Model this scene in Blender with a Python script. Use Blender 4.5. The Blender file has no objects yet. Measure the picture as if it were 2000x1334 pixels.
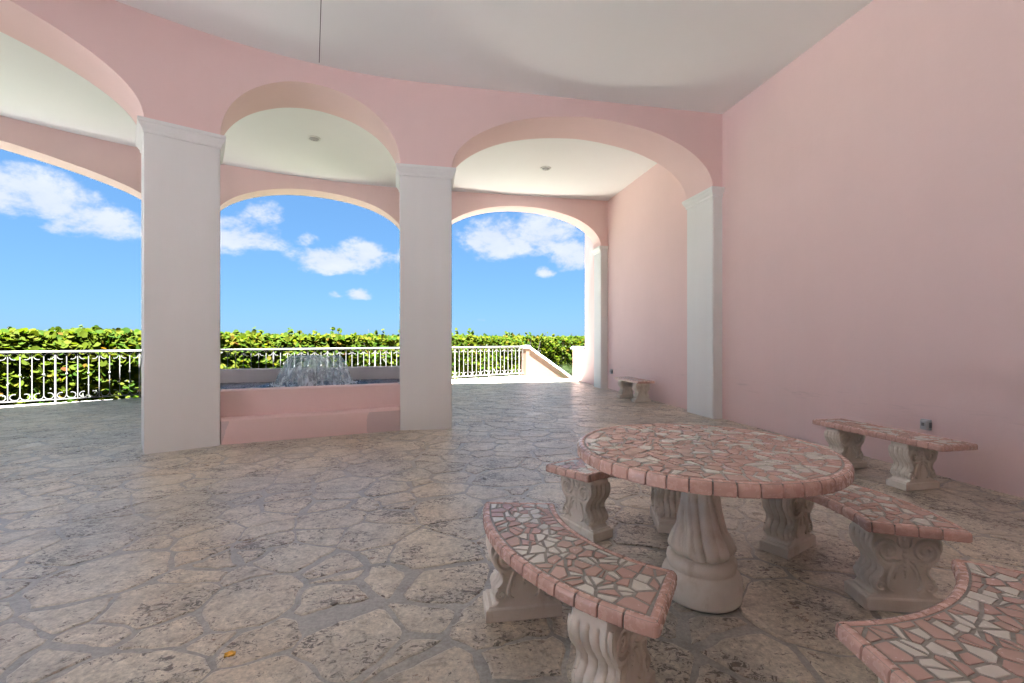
import bpy, bmesh, math, random
import numpy as np
from mathutils import Vector, Matrix, noise as mnoise

random.seed(7)
rng = np.random.default_rng(7)
R = math.radians
scene = bpy.context.scene
C = scene.collection

# ------------------------------------------------------------------ camera, sky, sun, exposure
EYE = 1.28
FPX = 889.0                       # focal length in pixels of a 2000 px wide frame (16 mm on full frame)
EXPOSURE = 4.6
SKY_STRENGTH = 0.05
SUN_EL, SUN_STRENGTH = 74.0, 5.0
SUN_TRAVEL = (-0.17, 0.985)        # the way the sunlight goes over the ground (away from the camera)

cam_d = bpy.data.cameras.new('camera')
cam = bpy.data.objects.new('camera', cam_d)
C.objects.link(cam)
cam.location = (0, 0, EYE)
cam.rotation_euler = (R(90), 0, 0)
cam_d.sensor_width = 36.0
cam_d.lens = 36.0 * FPX / 2000.0
cam_d.shift_y = -0.0015
cam_d.clip_start = 0.05
cam_d.clip_end = 5000
scene.camera = cam

world = bpy.data.worlds.new('World')
scene.world = world
world.use_nodes = True


def build_world():
    nt = world.node_tree
    nt.nodes.clear()
    N = nt.nodes.new
    L = nt.links.new

    def math_(op, a, b=None, c=None, clamp=False):
        n = N('ShaderNodeMath')
        n.operation = op
        n.use_clamp = clamp
        for i, v in enumerate((a, b, c)):
            if v is None:
                continue
            if isinstance(v, (int, float)):
                n.inputs[i].default_value = v
            else:
                L(v, n.inputs[i])
        return n.outputs[0]
    out = N('ShaderNodeOutputWorld')
    bg = N('ShaderNodeBackground')
    bg.inputs['Strength'].default_value = SKY_STRENGTH
    L(bg.outputs[0], out.inputs[0])
    sky = N('ShaderNodeTexSky')
    sky.sky_type = 'NISHITA'
    sky.sun_disc = False
    sky.sun_elevation = R(SUN_EL)
    sky.sun_rotation = math.atan2(-SUN_TRAVEL[0], -SUN_TRAVEL[1])
    sky.air_density = 1.0
    sky.dust_density = 0.3
    sky.ozone_density = 2.0
    tc = N('ShaderNodeTexCoord')
    nrm = N('ShaderNodeVectorMath')
    nrm.operation = 'NORMALIZE'
    L(tc.outputs['Generated'], nrm.inputs[0])
    sep = N('ShaderNodeSeparateXYZ')
    L(nrm.outputs[0], sep.inputs[0])
    az = math_('ARCTAN2', sep.outputs[0], sep.outputs[1])
    el = math_('ARCSINE', sep.outputs[2])
    # cloud noise, flattened a little
    mp = N('ShaderNodeMapping')
    mp.inputs['Scale'].default_value = (1, 1, 1.7)
    L(nrm.outputs[0], mp.inputs[0])
    nz = N('ShaderNodeTexNoise')
    nz.inputs['Scale'].default_value = 9.0
    nz.inputs['Detail'].default_value = 9.0
    nz.inputs['Roughness'].default_value = 0.62
    nz.inputs['Distortion'].default_value = 0.25
    L(mp.outputs[0], nz.inputs['Vector'])
    nz2 = N('ShaderNodeTexNoise')
    nz2.inputs['Scale'].default_value = 34.0
    nz2.inputs['Detail'].default_value = 6.0
    nz2.inputs['Roughness'].default_value = 0.65
    L(mp.outputs[0], nz2.inputs['Vector'])
    nsum = math_('ADD', math_('MULTIPLY', math_('SUBTRACT', nz.outputs['Fac'], 0.5), 3.4),
                 math_('MULTIPLY', math_('SUBTRACT', nz2.outputs['Fac'], 0.5), 1.5))
    # cumulus clouds: azimuth, elevation, half width, half height (degrees), density
    clouds = [(-46.5, 11.9, 4.6, 2.9, 1.0), (-42.6, 10.5, 4.4, 2.2, .9), (-30.6, 11.2, 4.9, 2.7, 1.0), (-28.6, 13.4, 2.6, 1.6, .7),
              (-24.2, 11.2, 1.5, .9, .55), (-22.1, 9.1, 4.6, 1.9, 1.0), (-17.5, 9.7, 3.6, 2.6, 1.0), (-12.9, 9.9, 2.2, 1.7, .8), (-18.6, 5.3, 1.9, .9, .95),
              (-21.2, 5.2, 1.2, .55, .6), (-2.0, 12.3, 5.4, 3.3, 1.15), (3.6, 12.6, 5.4, 3.4, 1.0),
              (7.6, 10.2, 3.4, 2.6, 1.0), (4.4, 8.4, 1.3, .8, .6), (-3.9, 2.5, .9, .3, .6),
              (30, 12, 9, 3.4, 1.0), (62, 9, 8, 3, 1.0), (95, 15, 10, 4, 1.0), (130, 10, 9, 3, 1.0), (160, 20, 10, 4, .9),
              (-75, 14, 8, 3, 1.0), (-105, 9, 9, 3, 1.0), (-140, 16, 10, 4, 1.0), (-170, 8, 8, 3, 1.0), (10, 42, 9, 5, .8), (-80, 45, 10, 6, .8)]
    total = None
    for a0, e0, ra, re, dens in clouds:
        u = math_('MULTIPLY', math_('SUBTRACT', az, R(a0)), 1 / R(ra))
        v = math_('SUBTRACT', el, R(e0))
        vu = math_('MULTIPLY', math_('MAXIMUM', v, 0.0), 1 / R(re))
        vd = math_('MULTIPLY', math_('MINIMUM', v, 0.0), 1 / R(re * 0.75))
        r2 = math_('ADD', math_('MULTIPLY', u, u), math_('ADD', math_('MULTIPLY', vu, vu), math_('MULTIPLY', vd, vd)))
        m = math_('MULTIPLY', math_('SUBTRACT', 1.0, r2), dens)
        total = m if total is None else math_('MAXIMUM', total, m)
    dfield = math_('ADD', math_('MAXIMUM', total, -2.2), nsum)
    ramp = N('ShaderNodeMapRange')
    ramp.interpolation_type = 'SMOOTHSTEP'
    ramp.inputs['From Min'].default_value = -0.02
    ramp.inputs['From Max'].default_value = 0.95
    ramp.inputs['To Max'].default_value = 0.96
    L(dfield, ramp.inputs['Value'])
    # soft grey in the thick undersides
    shade = N('ShaderNodeMapRange')
    shade.inputs['From Min'].default_value = 0.3
    shade.inputs['From Max'].default_value = 0.75
    L(nz.outputs['Fac'], shade.inputs['Value'])
    cc = N('ShaderNodeMixRGB')
    k = 0.98 / (SKY_STRENGTH * 2 ** EXPOSURE)
    cc.inputs[1].default_value = (0.76 * k, 0.82 * k, 0.94 * k, 1)
    cc.inputs[2].default_value = (k, k, 1.0 * k, 1)
    L(shade.outputs[0], cc.inputs[0])
    # clear sea air: the sky's tonal range pressed together and tinted, the same all round
    gam = N('ShaderNodeGamma')
    gam.inputs['Gamma'].default_value = 0.45
    L(sky.outputs[0], gam.inputs['Color'])
    tint = N('ShaderNodeMixRGB')
    tint.blend_type = 'MULTIPLY'
    tint.inputs[0].default_value = 1.0
    q = 1.0 / (SKY_STRENGTH * 2 ** EXPOSURE)
    tint.inputs[2].default_value = (0.172 * q, 0.293 * q, 0.43 * q, 1)
    L(gam.outputs[0], tint.inputs[1])
    mix = N('ShaderNodeMixRGB')
    L(ramp.outputs[0], mix.inputs[0])
    L(tint.outputs[0], mix.inputs[1])
    L(cc.outputs[0], mix.inputs[2])
    L(mix.outputs[0], bg.inputs['Color'])


build_world()

sun_d = bpy.data.lights.new('sun', 'SUN')
sun_d.energy = SUN_STRENGTH
sun_d.angle = R(0.53)
sun_d.color = (1.0, 0.975, 0.94)
sun = bpy.data.objects.new('sun', sun_d)
C.objects.link(sun)
_c = math.cos(R(SUN_EL))
sun.rotation_euler = Vector((SUN_TRAVEL[0] * _c, SUN_TRAVEL[1] * _c, -math.sin(R(SUN_EL)))).to_track_quat('-Z', 'Y').to_euler()
sun.location = (-5, -20, 40)

vs = scene.view_settings
vs.view_transform = 'Standard'
vs.look = 'None'
vs.exposure = EXPOSURE
vs.gamma = 1.0
if hasattr(vs, 'use_white_balance'):      # the camera's white balance, a little cooler than daylight
    vs.use_white_balance = True
    vs.white_balance_temperature = 5950
vs.use_curve_mapping = False
scene.render.engine = 'CYCLES'
cy = scene.cycles
cy.use_denoising = True
cy.max_bounces = 10
cy.diffuse_bounces = 7
cy.glossy_bounces = 4
cy.transmission_bounces = 4
cy.transparent_max_bounces = 16
cy.sample_clamp_indirect = 8.0
cy.caustics_reflective = False
cy.caustics_refractive = False


# ------------------------------------------------------------------ materials
class Mat:
    def __init__(self, name, rough=0.6, spec=0.5):
        self.m = bpy.data.materials.new(name)
        self.m.use_nodes = True
        self.nt = self.m.node_tree
        self.b = self.nt.nodes['Principled BSDF']
        self.b.inputs['Roughness'].default_value = rough
        self.b.inputs['Specular IOR Level'].default_value = spec

    def n(self, t, **kw):
        x = self.nt.nodes.new(t)
        for k, v in kw.items():
            setattr(x, k, v)
        return x

    def l(self, a, b):
        self.nt.links.new(a, b)

    def noise(self, scale, detail=4, rough=0.55, vec=None, dist=0.0):
        x = self.n('ShaderNodeTexNoise')
        x.inputs['Scale'].default_value = scale
        x.inputs['Detail'].default_value = detail
        x.inputs['Roughness'].default_value = rough
        x.inputs['Distortion'].default_value = dist
        self.l(vec if vec is not None else self.obj(), x.inputs['Vector'])
        return x.outputs['Fac']

    def obj(self):
        if not hasattr(self, '_o'):
            self._o = self.n('ShaderNodeNewGeometry').outputs['Position']
        return self._o

    def local(self):
        if not hasattr(self, '_lo'):
            self._lo = self.n('ShaderNodeTexCoord').outputs['Object']
        return self._lo

    def island(self):
        if not hasattr(self, '_i'):
            self._i = self.n('ShaderNodeNewGeometry').outputs['Random Per Island']
        return self._i

    def mapping(self, vec, scale=(1, 1, 1), rot=(0, 0, 0), loc=(0, 0, 0)):
        x = self.n('ShaderNodeMapping')
        x.inputs['Scale'].default_value = scale
        x.inputs['Rotation'].default_value = rot
        x.inputs['Location'].default_value = loc
        self.l(vec, x.inputs[0])
        return x.outputs[0]

    def ramp(self, fac, stops, interp='LINEAR'):
        x = self.n('ShaderNodeValToRGB')
        cr = x.color_ramp
        cr.interpolation = interp
        while len(cr.elements) < len(stops):
            cr.elements.new(0.5)
        for e, (p, c) in zip(cr.elements, stops):
            e.position = p
            e.color = (c, c, c, 1) if isinstance(c, (int, float)) else (*c, 1)
        self.l(fac, x.inputs[0])
        return x.outputs[0]

    def mix(self, fac, a, b, mode='MIX'):
        x = self.n('ShaderNodeMixRGB', blend_type=mode)
        for i, v in enumerate((fac, a, b)):
            if isinstance(v, (int, float)):
                x.inputs[i].default_value = v if i == 0 else (v, v, v, 1)
            elif isinstance(v, tuple):
                x.inputs[i].default_value = (*v, 1)
            else:
                self.l(v, x.inputs[i])
        return x.outputs[0]

    def math(self, op, a, b=None, clamp=False):
        x = self.n('ShaderNodeMath', operation=op, use_clamp=clamp)
        for i, v in enumerate((a, b)):
            if v is None:
                continue
            if isinstance(v, (int, float)):
                x.inputs[i].default_value = v
            else:
                self.l(v, x.inputs[i])
        return x.outputs[0]

    def color(self, c):
        if isinstance(c, tuple):
            self.b.inputs['Base Color'].default_value = (*c, 1)
        else:
            self.l(c, self.b.inputs['Base Color'])

    def rough(self, r):
        self.l(r, self.b.inputs['Roughness'])

    def bump(self, h, strength=0.3, dist=0.01):
        x = self.n('ShaderNodeBump')
        x.inputs['Strength'].default_value = strength
        x.inputs['Distance'].default_value = dist
        self.l(h, x.inputs['Height'])
        self.l(x.outputs[0], self.b.inputs['Normal'])


def stucco(name, c, var=0.055, bump=0.3, streak=0.018, rough=0.75):
    M = Mat(name, rough, 0.3)
    big = M.noise(0.9, 5, 0.6)
    vert = M.noise(3.0, 5, 0.6, M.mapping(M.obj(), (1.6, 1.6, 0.18)))
    f = M.math('ADD', M.math('MULTIPLY', M.math('SUBTRACT', big, 0.5), var * 2), M.math('MULTIPLY', M.math('SUBTRACT', vert, 0.5), streak * 2))
    f = M.math('ADD', f, 1.0)
    x = M.n('ShaderNodeVectorMath', operation='SCALE')
    x.inputs[0].default_value = c
    M.l(f, x.inputs['Scale'])
    # sparse hairline marks and specks
    sp = M.ramp(M.noise(26, 3, 0.7), [(0.0, 0.0), (0.735, 0.0), (0.78, 1.0)])
    M.color(M.mix(M.math('MULTIPLY', sp, 0.22), x.outputs[0], tuple(v * 0.6 for v in c)))
    fine = M.noise(150, 3, 0.6)
    mid = M.noise(14, 4, 0.5)
    broad = M.math('MULTIPLY', M.noise(1.7, 3, 0.5), 5.0)
    M.bump(M.math('ADD', broad, M.math('ADD', M.math('MULTIPLY', fine, 0.4), mid)), bump, 0.006)
    return M


PINK = (0.81, 0.61, 0.585)
m_pink = stucco('pink_stucco', PINK).m
m_white = stucco('white_paint', (0.80, 0.805, 0.79), 0.04, 0.15, 0.03).m
m_ceiling = stucco('ceiling_plaster', (0.84, 0.85, 0.84), 0.03, 0.15, 0.0).m
m_joint = stucco('dark_joint', (0.05, 0.05, 0.05)).m


def make_patch_pink():
    M = stucco('pink_step_paint', PINK)
    # a repainted, paler mauve patch near the right end and a small one at the left end
    base = M.b.inputs['Base Color'].links[0].from_socket
    sx = M.n('ShaderNodeSeparateXYZ')
    M.l(M.local(), sx.inputs[0])
    wob = M.math('MULTIPLY', M.math('SUBTRACT', M.noise(5, 3), 0.5), 0.16)
    x = M.math('ADD', sx.outputs[0], wob)
    a = M.math('GREATER_THAN', x, 1.73)
    b = M.math('LESS_THAN', M.math('ADD', x, M.math('MULTIPLY', sx.outputs[2], -0.35)), 0.0)
    z = M.math('LESS_THAN', sx.outputs[2], 0.285)
    f = M.math('MULTIPLY', M.math('MULTIPLY', M.math('MAXIMUM', a, b), z), 0.8)
    M.color(M.mix(f, base, (0.62, 0.50, 0.50)))
    return M.m


def make_scuffed():
    M = stucco('pink_wall_paint', PINK)
    base = M.b.inputs['Base Color'].links[0].from_socket
    sx = M.n('ShaderNodeSeparateXYZ')
    M.l(M.obj(), sx.inputs[0])
    # rub marks from bench backs and chairs, roughly half a metre up
    band = M.ramp(M.math('ABSOLUTE', M.math('SUBTRACT', sx.outputs[2], 0.58)), [(0.0, 1.0), (0.16, 0.0)])
    rub = M.ramp(M.noise(2.6, 6, 0.7, M.mapping(M.obj(), (0.7, 0.7, 9.0))), [(0.56, 0.0), (0.68, 1.0)])
    f = M.math('MULTIPLY', M.math('MULTIPLY', band, rub), 0.3)
    M.color(M.mix(f, base, (0.42, 0.33, 0.31)))
    return M.m


m_patch = make_patch_pink()
m_scuffed = make_scuffed()
m_peach = stucco('peach_stucco', (0.14, 0.088, 0.06)).m
m_basin = stucco('basin_paint', (0.60, 0.58, 0.60), 0.07, 0.2, 0.12).m


def make_stone():
    M = Mat('coral_stone', 0.4, 0.6)
    M.b.inputs['Coat Weight'].default_value = 0.28
    M.b.inputs['Coat Roughness'].default_value = 0.33
    isl = M.island()
    tint = M.ramp(isl, [(0.0, (0.56, 0.50, 0.42)), (0.2, (0.64, 0.60, 0.53)), (0.4, (0.47, 0.43, 0.375)), (0.55, (0.61, 0.55, 0.46)), (0.7, (0.68, 0.64, 0.58)), (0.85, (0.52, 0.485, 0.435)), (1.0, (0.61, 0.52, 0.43))])
    patch = M.noise(2.2, 5, 0.6)
    c = M.mix(M.ramp(patch, [(0.35, 0.0), (0.7, 0.75)]), tint, (0.47, 0.435, 0.385))
    warm = M.noise(1.3, 3, 0.5, M.mapping(M.obj(), loc=(9, 3, 0)))
    c = M.mix(M.ramp(warm, [(0.48, 0.0), (0.66, 0.6)]), c, (0.52, 0.43, 0.335))
    # cement film rubbed over parts of the stones
    film = M.noise(0.75, 6, 0.65, M.mapping(M.obj(), loc=(3, 7, 0)))
    filmf = M.ramp(film, [(0.47, 0.0), (0.58, 0.65)])
    c = M.mix(filmf, c, (0.41, 0.39, 0.36))
    grain = M.noise(48, 5, 0.7)
    c = M.mix(0.7, c, M.ramp(grain, [(0.3, 0.5), (0.7, 1.3)]), 'MULTIPLY')
    blotch = M.noise(11, 7, 0.72, M.mapping(M.obj(), loc=(2, 8, 1)), 0.6)
    c = M.mix(0.85, c, M.ramp(blotch, [(0.30, (0.46, 0.42, 0.38)), (0.47, (1.02, 1.01, 0.99)), (0.70, (1.32, 1.32, 1.32))]), 'MULTIPLY')
    # dark pits, drawn out along the bed
    pv = M.mapping(M.obj(), (1.0, 1.4, 1.0), (0, 0, R(-28)))
    pit = M.noise(26, 6, 0.74, pv, 1.1)
    where = M.noise(3.1, 4, 0.6, M.mapping(M.obj(), loc=(1, 5, 2)))
    pitf = M.ramp(M.math('ADD', pit, M.math('MULTIPLY', M.math('SUBTRACT', where, 0.5), 0.55)), [(0.0, 0.0), (0.555, 0.0), (0.605, 1.0)])
    tiny = M.ramp(M.noise(95, 2, 0.5), [(0.0, 0.0), (0.64, 0.0), (0.70, 0.7)])
    pits = M.math('MAXIMUM', pitf, M.math('MULTIPLY', tiny, M.ramp(where, [(0.4, 0.25), (0.6, 1.0)])))
    rust = M.ramp(M.noise(5, 4, 0.6, M.mapping(M.obj(), loc=(4, 4, 4))), [(0.55, (0.085, 0.066, 0.05)), (0.68, (0.20, 0.10, 0.05))])
    c = M.mix(1.0, c, (1.06, 1.04, 0.97), 'MULTIPLY')
    M.color(M.mix(M.math('MULTIPLY', pits, 0.88), c, rust))
    M.rough(M.ramp(M.noise(7, 4), [(0.3, 0.26), (0.7, 0.48)]))
    h = M.math('ADD', M.math('MULTIPLY', grain, 0.22), M.math('MULTIPLY', pits, -0.9))
    h = M.math('ADD', h, M.math('MULTIPLY', M.noise(9, 4, 0.6), 1.0))
    M.bump(h, 0.42, 0.011)
    return M.m


def make_mortar():
    M = Mat('cement_mortar', 0.36, 0.6)
    M.b.inputs['Coat Weight'].default_value = 0.25
    M.b.inputs['Coat Roughness'].default_value = 0.35
    c = M.ramp(M.noise(1.6, 6, 0.65), [(0.3, (0.31, 0.288, 0.253)), (0.5, (0.375, 0.351, 0.31)), (0.7, (0.44, 0.415, 0.365))])
    g = M.noise(60, 4, 0.65)
    c = M.mix(0.7, c, M.ramp(M.noise(7, 6, 0.7), [(0.32, (0.6, 0.57, 0.53)), (0.5, (1, 1, 1)), (0.7, (1.15, 1.15, 1.15))]), 'MULTIPLY')
    M.color(M.mix(0.6, c, M.ramp(g, [(0.3, 0.6), (0.7, 1.3)]), 'MULTIPLY'))
    M.bump(M.math('ADD', M.math('MULTIPLY', g, 0.3), M.noise(8, 4)), 0.4, 0.008)
    return M.m


m_stone = make_stone()
m_mortar = make_mortar()


def make_tile(name, stops, rough=0.16):
    M = Mat(name, rough, 0.55)
    c = M.ramp(M.island(), stops, 'CONSTANT')
    v = M.noise(22, 3)
    M.color(M.mix(0.25, c, M.ramp(v, [(0.25, 0.75), (0.75, 1.15)]), 'MULTIPLY'))
    M.rough(M.ramp(M.noise(40, 3), [(0.3, rough * 0.8), (0.75, rough * 1.9)]))
    M.b.inputs['Coat Weight'].default_value = 0.25
    M.b.inputs['Coat Roughness'].default_value = 0.12
    M.bump(M.noise(35, 2), 0.12, 0.003)
    return M.m


m_tile_pink = make_tile('pink_tile', [(0, (0.58, 0.40, 0.35)), (0.25, (0.62, 0.46, 0.42)), (0.5, (0.55, 0.36, 0.30)), (0.75, (0.62, 0.49, 0.47))])
m_tile_clay = make_tile('terracotta_tile', [(0, (0.51, 0.335, 0.27)), (0.35, (0.53, 0.36, 0.295)), (0.7, (0.46, 0.295, 0.235))])
m_tile_cream = make_tile('cream_tile', [(0, (0.60, 0.54, 0.455)), (0.4, (0.65, 0.605, 0.53)), (0.75, (0.54, 0.475, 0.38))])
m_edge = make_tile('edge_tile', [(0, (0.61, 0.385, 0.315)), (0.3, (0.63, 0.405, 0.34)), (0.65, (0.585, 0.365, 0.295))], 0.2)


def make_grout():
    M = Mat('grout', 0.8, 0.3)
    M.color(M.ramp(M.noise(50, 4), [(0.3, (0.24, 0.215, 0.185)), (0.7, (0.33, 0.30, 0.262))]))
    M.bump(M.noise(160, 3), 0.4, 0.003)
    return M.m


m_grout = make_grout()


def make_cast():
    M = Mat('cast_stone', 0.72, 0.35)
    c = M.ramp(M.noise(5, 5, 0.6), [(0.3, (0.66, 0.59, 0.49)), (0.6, (0.74, 0.685, 0.60)), (0.8, (0.62, 0.54, 0.43))])
    # brown dirt sits in the hollows of the carving
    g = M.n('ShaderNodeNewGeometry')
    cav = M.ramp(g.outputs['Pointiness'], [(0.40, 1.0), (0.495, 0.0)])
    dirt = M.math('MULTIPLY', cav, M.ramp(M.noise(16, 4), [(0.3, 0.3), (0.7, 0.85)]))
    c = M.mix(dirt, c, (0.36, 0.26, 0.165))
    stain = M.ramp(M.noise(9, 5, 0.7, M.mapping(M.obj(), (1, 1, 0.4))), [(0.56, 0.0), (0.74, 0.5)])
    c = M.mix(stain, c, (0.46, 0.36, 0.25))
    M.color(c)
    M.bump(M.math('ADD', M.noise(120, 3), M.noise(22, 4)), 0.22, 0.004)
    return M.m


m_cast = make_cast()


def simple(name, c, rough=0.5, metal=0.0, var=0.15, scale=18):
    M = Mat(name, rough, 0.5)
    M.b.inputs['Metallic'].default_value = metal
    M.color(M.mix(1.0, c, M.ramp(M.noise(scale, 4), [(0.25, 1 - var), (0.75, 1 + var)]), 'MULTIPLY'))
    M.bump(M.noise(90, 3), 0.1, 0.002)
    return M.m


m_iron = simple('cream_painted_iron', (0.17, 0.163, 0.145), 0.5, 0, 0.1)
m_nozzle = simple('dark_metal', (0.02, 0.03, 0.04), 0.35)
m_greybox = simple('grey_plastic', (0.5, 0.5, 0.5), 0.45)
m_darkbox = simple('dark_plastic', (0.2, 0.195, 0.195), 0.45)
m_fixture = simple('fixture_white', (0.72, 0.72, 0.70), 0.4)
m_grille = simple('fixture_grille', (0.33, 0.33, 0.33), 0.5)
m_ground = simple('dune_ground', (0.03, 0.032, 0.015), 0.9, 0, 0.35, 0.6)
m_dark_bed = simple('dark_bed_ground', (0.06, 0.047, 0.035), 0.9, 0, 0.35, 3.0)  # dark ground for the added bed that soaks up bounce light
m_bounce = simple('bounce_paving', (0.64, 0.655, 0.665), 0.8, 0, 0.12, 1.2)  # pale surface for the added sheets that bounce sunlight
m_bark = simple('branch_bark', (0.035, 0.026, 0.018), 0.8, 0, 0.3)
m_scrap = simple('yellow_scrap', (0.75, 0.42, 0.06), 0.6, 0, 0.5, 70)


def make_leaf(name, stops, transl=0.35, rough=0.42):
    M = Mat(name, rough, 0.05)
    c = M.ramp(M.island(), stops)
    c = M.mix(0.4, c, M.ramp(M.noise(24, 3), [(0.25, 0.7), (0.75, 1.25)]), 'MULTIPLY')
    M.color(c)
    tr = M.n('ShaderNodeBsdfTranslucent')
    M.l(M.mix(1.0, c, (1.35, 1.3, 0.55), 'MULTIPLY'), tr.inputs['Color'])
    mx = M.n('ShaderNodeMixShader')
    mx.inputs[0].default_value = transl
    M.l(M.b.outputs[0], mx.inputs[1])
    M.l(tr.outputs[0], mx.inputs[2])
    M.l(mx.outputs[0], M.nt.nodes['Material Output'].inputs['Surface'])
    return M.m


m_leaf = make_leaf('sea_grape_leaf', [(0.0, (0.016, 0.040, 0.0022)), (0.25, (0.027, 0.050, 0.0022)), (0.5, (0.042, 0.060, 0.003)), (0.72, (0.054, 0.067, 0.0035)), (0.9, (0.064, 0.070, 0.005)), (0.975, (0.070, 0.060, 0.005)), (0.995, (0.08, 0.04, 0.005)), (1.0, (0.06, 0.02, 0.007))], 0.5, 0.7)
m_palm = make_leaf('palm_leaf', [(0.0, (0.025, 0.045, 0.015)), (0.5, (0.04, 0.062, 0.025)), (1.0, (0.06, 0.08, 0.04))], 0.2)
m_shrub = make_leaf('far_tree_leaf', [(0.0, (0.012, 0.03, 0.008)), (1.0, (0.03, 0.05, 0.012))], 0.2)


def make_water():
    M = Mat('pool_water', 0.06, 0.6)
    M.color(M.ramp(M.noise(3, 3), [(0.3, (0.02, 0.035, 0.07)), (0.7, (0.04, 0.07, 0.12))]))
    w = M.noise(7, 4, 0.6, M.mapping(M.obj(), (1, 1.6, 1)), 0.8)
    M.bump(w, 0.9, 0.05)
    return M.m


def make_jet():
    M = Mat('falling_water', 0.08, 0.7)
    lo = M.local()
    sx = M.n('ShaderNodeSeparateXYZ')
    M.l(lo, sx.inputs[0])
    ang = M.math('ARCTAN2', sx.outputs[0], sx.outputs[1])
    cv = M.n('ShaderNodeCombineXYZ')
    M.l(M.math('MULTIPLY', ang, 5.0), cv.inputs[0])
    M.l(M.math('MULTIPLY', sx.outputs[2], 5.0), cv.inputs[1])
    M.l(M.math('MULTIPLY', M.math('ABSOLUTE', sx.outputs[0]), 5.0), cv.inputs[2])
    st = M.noise(1.3, 4, 0.6, cv.outputs[0], 0.6)
    st2 = M.noise(26, 4, 0.6, lo)
    f = M.math('ADD', M.math('MULTIPLY', st, 0.85), M.math('MULTIPLY', st2, 0.15))
    fac = M.ramp(f, [(0.38, 0.12), (0.52, 0.32), (0.65, 0.92)])
    M.color((0.92, 0.95, 0.97))
    M.bump(f, 0.4, 0.03)
    tr = M.n('ShaderNodeBsdfTransparent')
    tr.inputs['Color'].default_value = (0.93, 0.97, 0.98, 1)
    mx = M.n('ShaderNodeMixShader')
    tl = M.n('ShaderNodeBsdfTranslucent')
    tl.inputs['Color'].default_value = (0.9, 0.94, 0.97, 1)
    m2 = M.n('ShaderNodeMixShader')
    m2.inputs[0].default_value = 0.5
    M.l(M.b.outputs[0], m2.inputs[1])
    M.l(tl.outputs[0], m2.inputs[2])
    M.l(fac, mx.inputs[0])
    M.l(tr.outputs[0], mx.inputs[1])
    M.l(m2.outputs[0], mx.inputs[2])
    M.l(mx.outputs[0], M.nt.nodes['Material Output'].inputs['Surface'])
    return M.m


m_water = make_water()
m_jet = make_jet()
m_foam = simple('water_foam', (0.82, 0.86, 0.90), 0.25)


# ------------------------------------------------------------------ object helpers
def link(name, mesh, mat=None, parent=None, loc=None, rotz=0.0, smooth=False):
    o = bpy.data.objects.new(name, mesh)
    C.objects.link(o)
    if mat is not None and len(mesh.materials) == 0:
        mesh.materials.append(mat)
    if parent is not None:
        o.parent = parent
    if loc is not None:
        o.location = loc
    o.rotation_euler = (0, 0, rotz)
    if smooth:
        mesh.polygons.foreach_set('use_smooth', [True] * len(mesh.polygons))
    return o


def mesh_of(verts, faces, off=(0, 0, 0)):
    me = bpy.data.meshes.new('mesh')
    ox, oy, oz = off
    me.from_pydata([(v[0] - ox, v[1] - oy, v[2] - oz) for v in verts], [], faces)
    me.update()
    return me


def tag(o, label, cat, group=None):
    o['label'] = label
    o['category'] = cat
    if group:
        o['group'] = group
    return o


def thing(name, label, cat, loc, rotz=0.0, group=None):
    o = bpy.data.objects.new(name, None)
    C.objects.link(o)
    o.empty_display_size = 0.2
    o.location = loc
    o.rotation_euler = (0, 0, rotz)
    return tag(o, label, cat, group)


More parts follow.
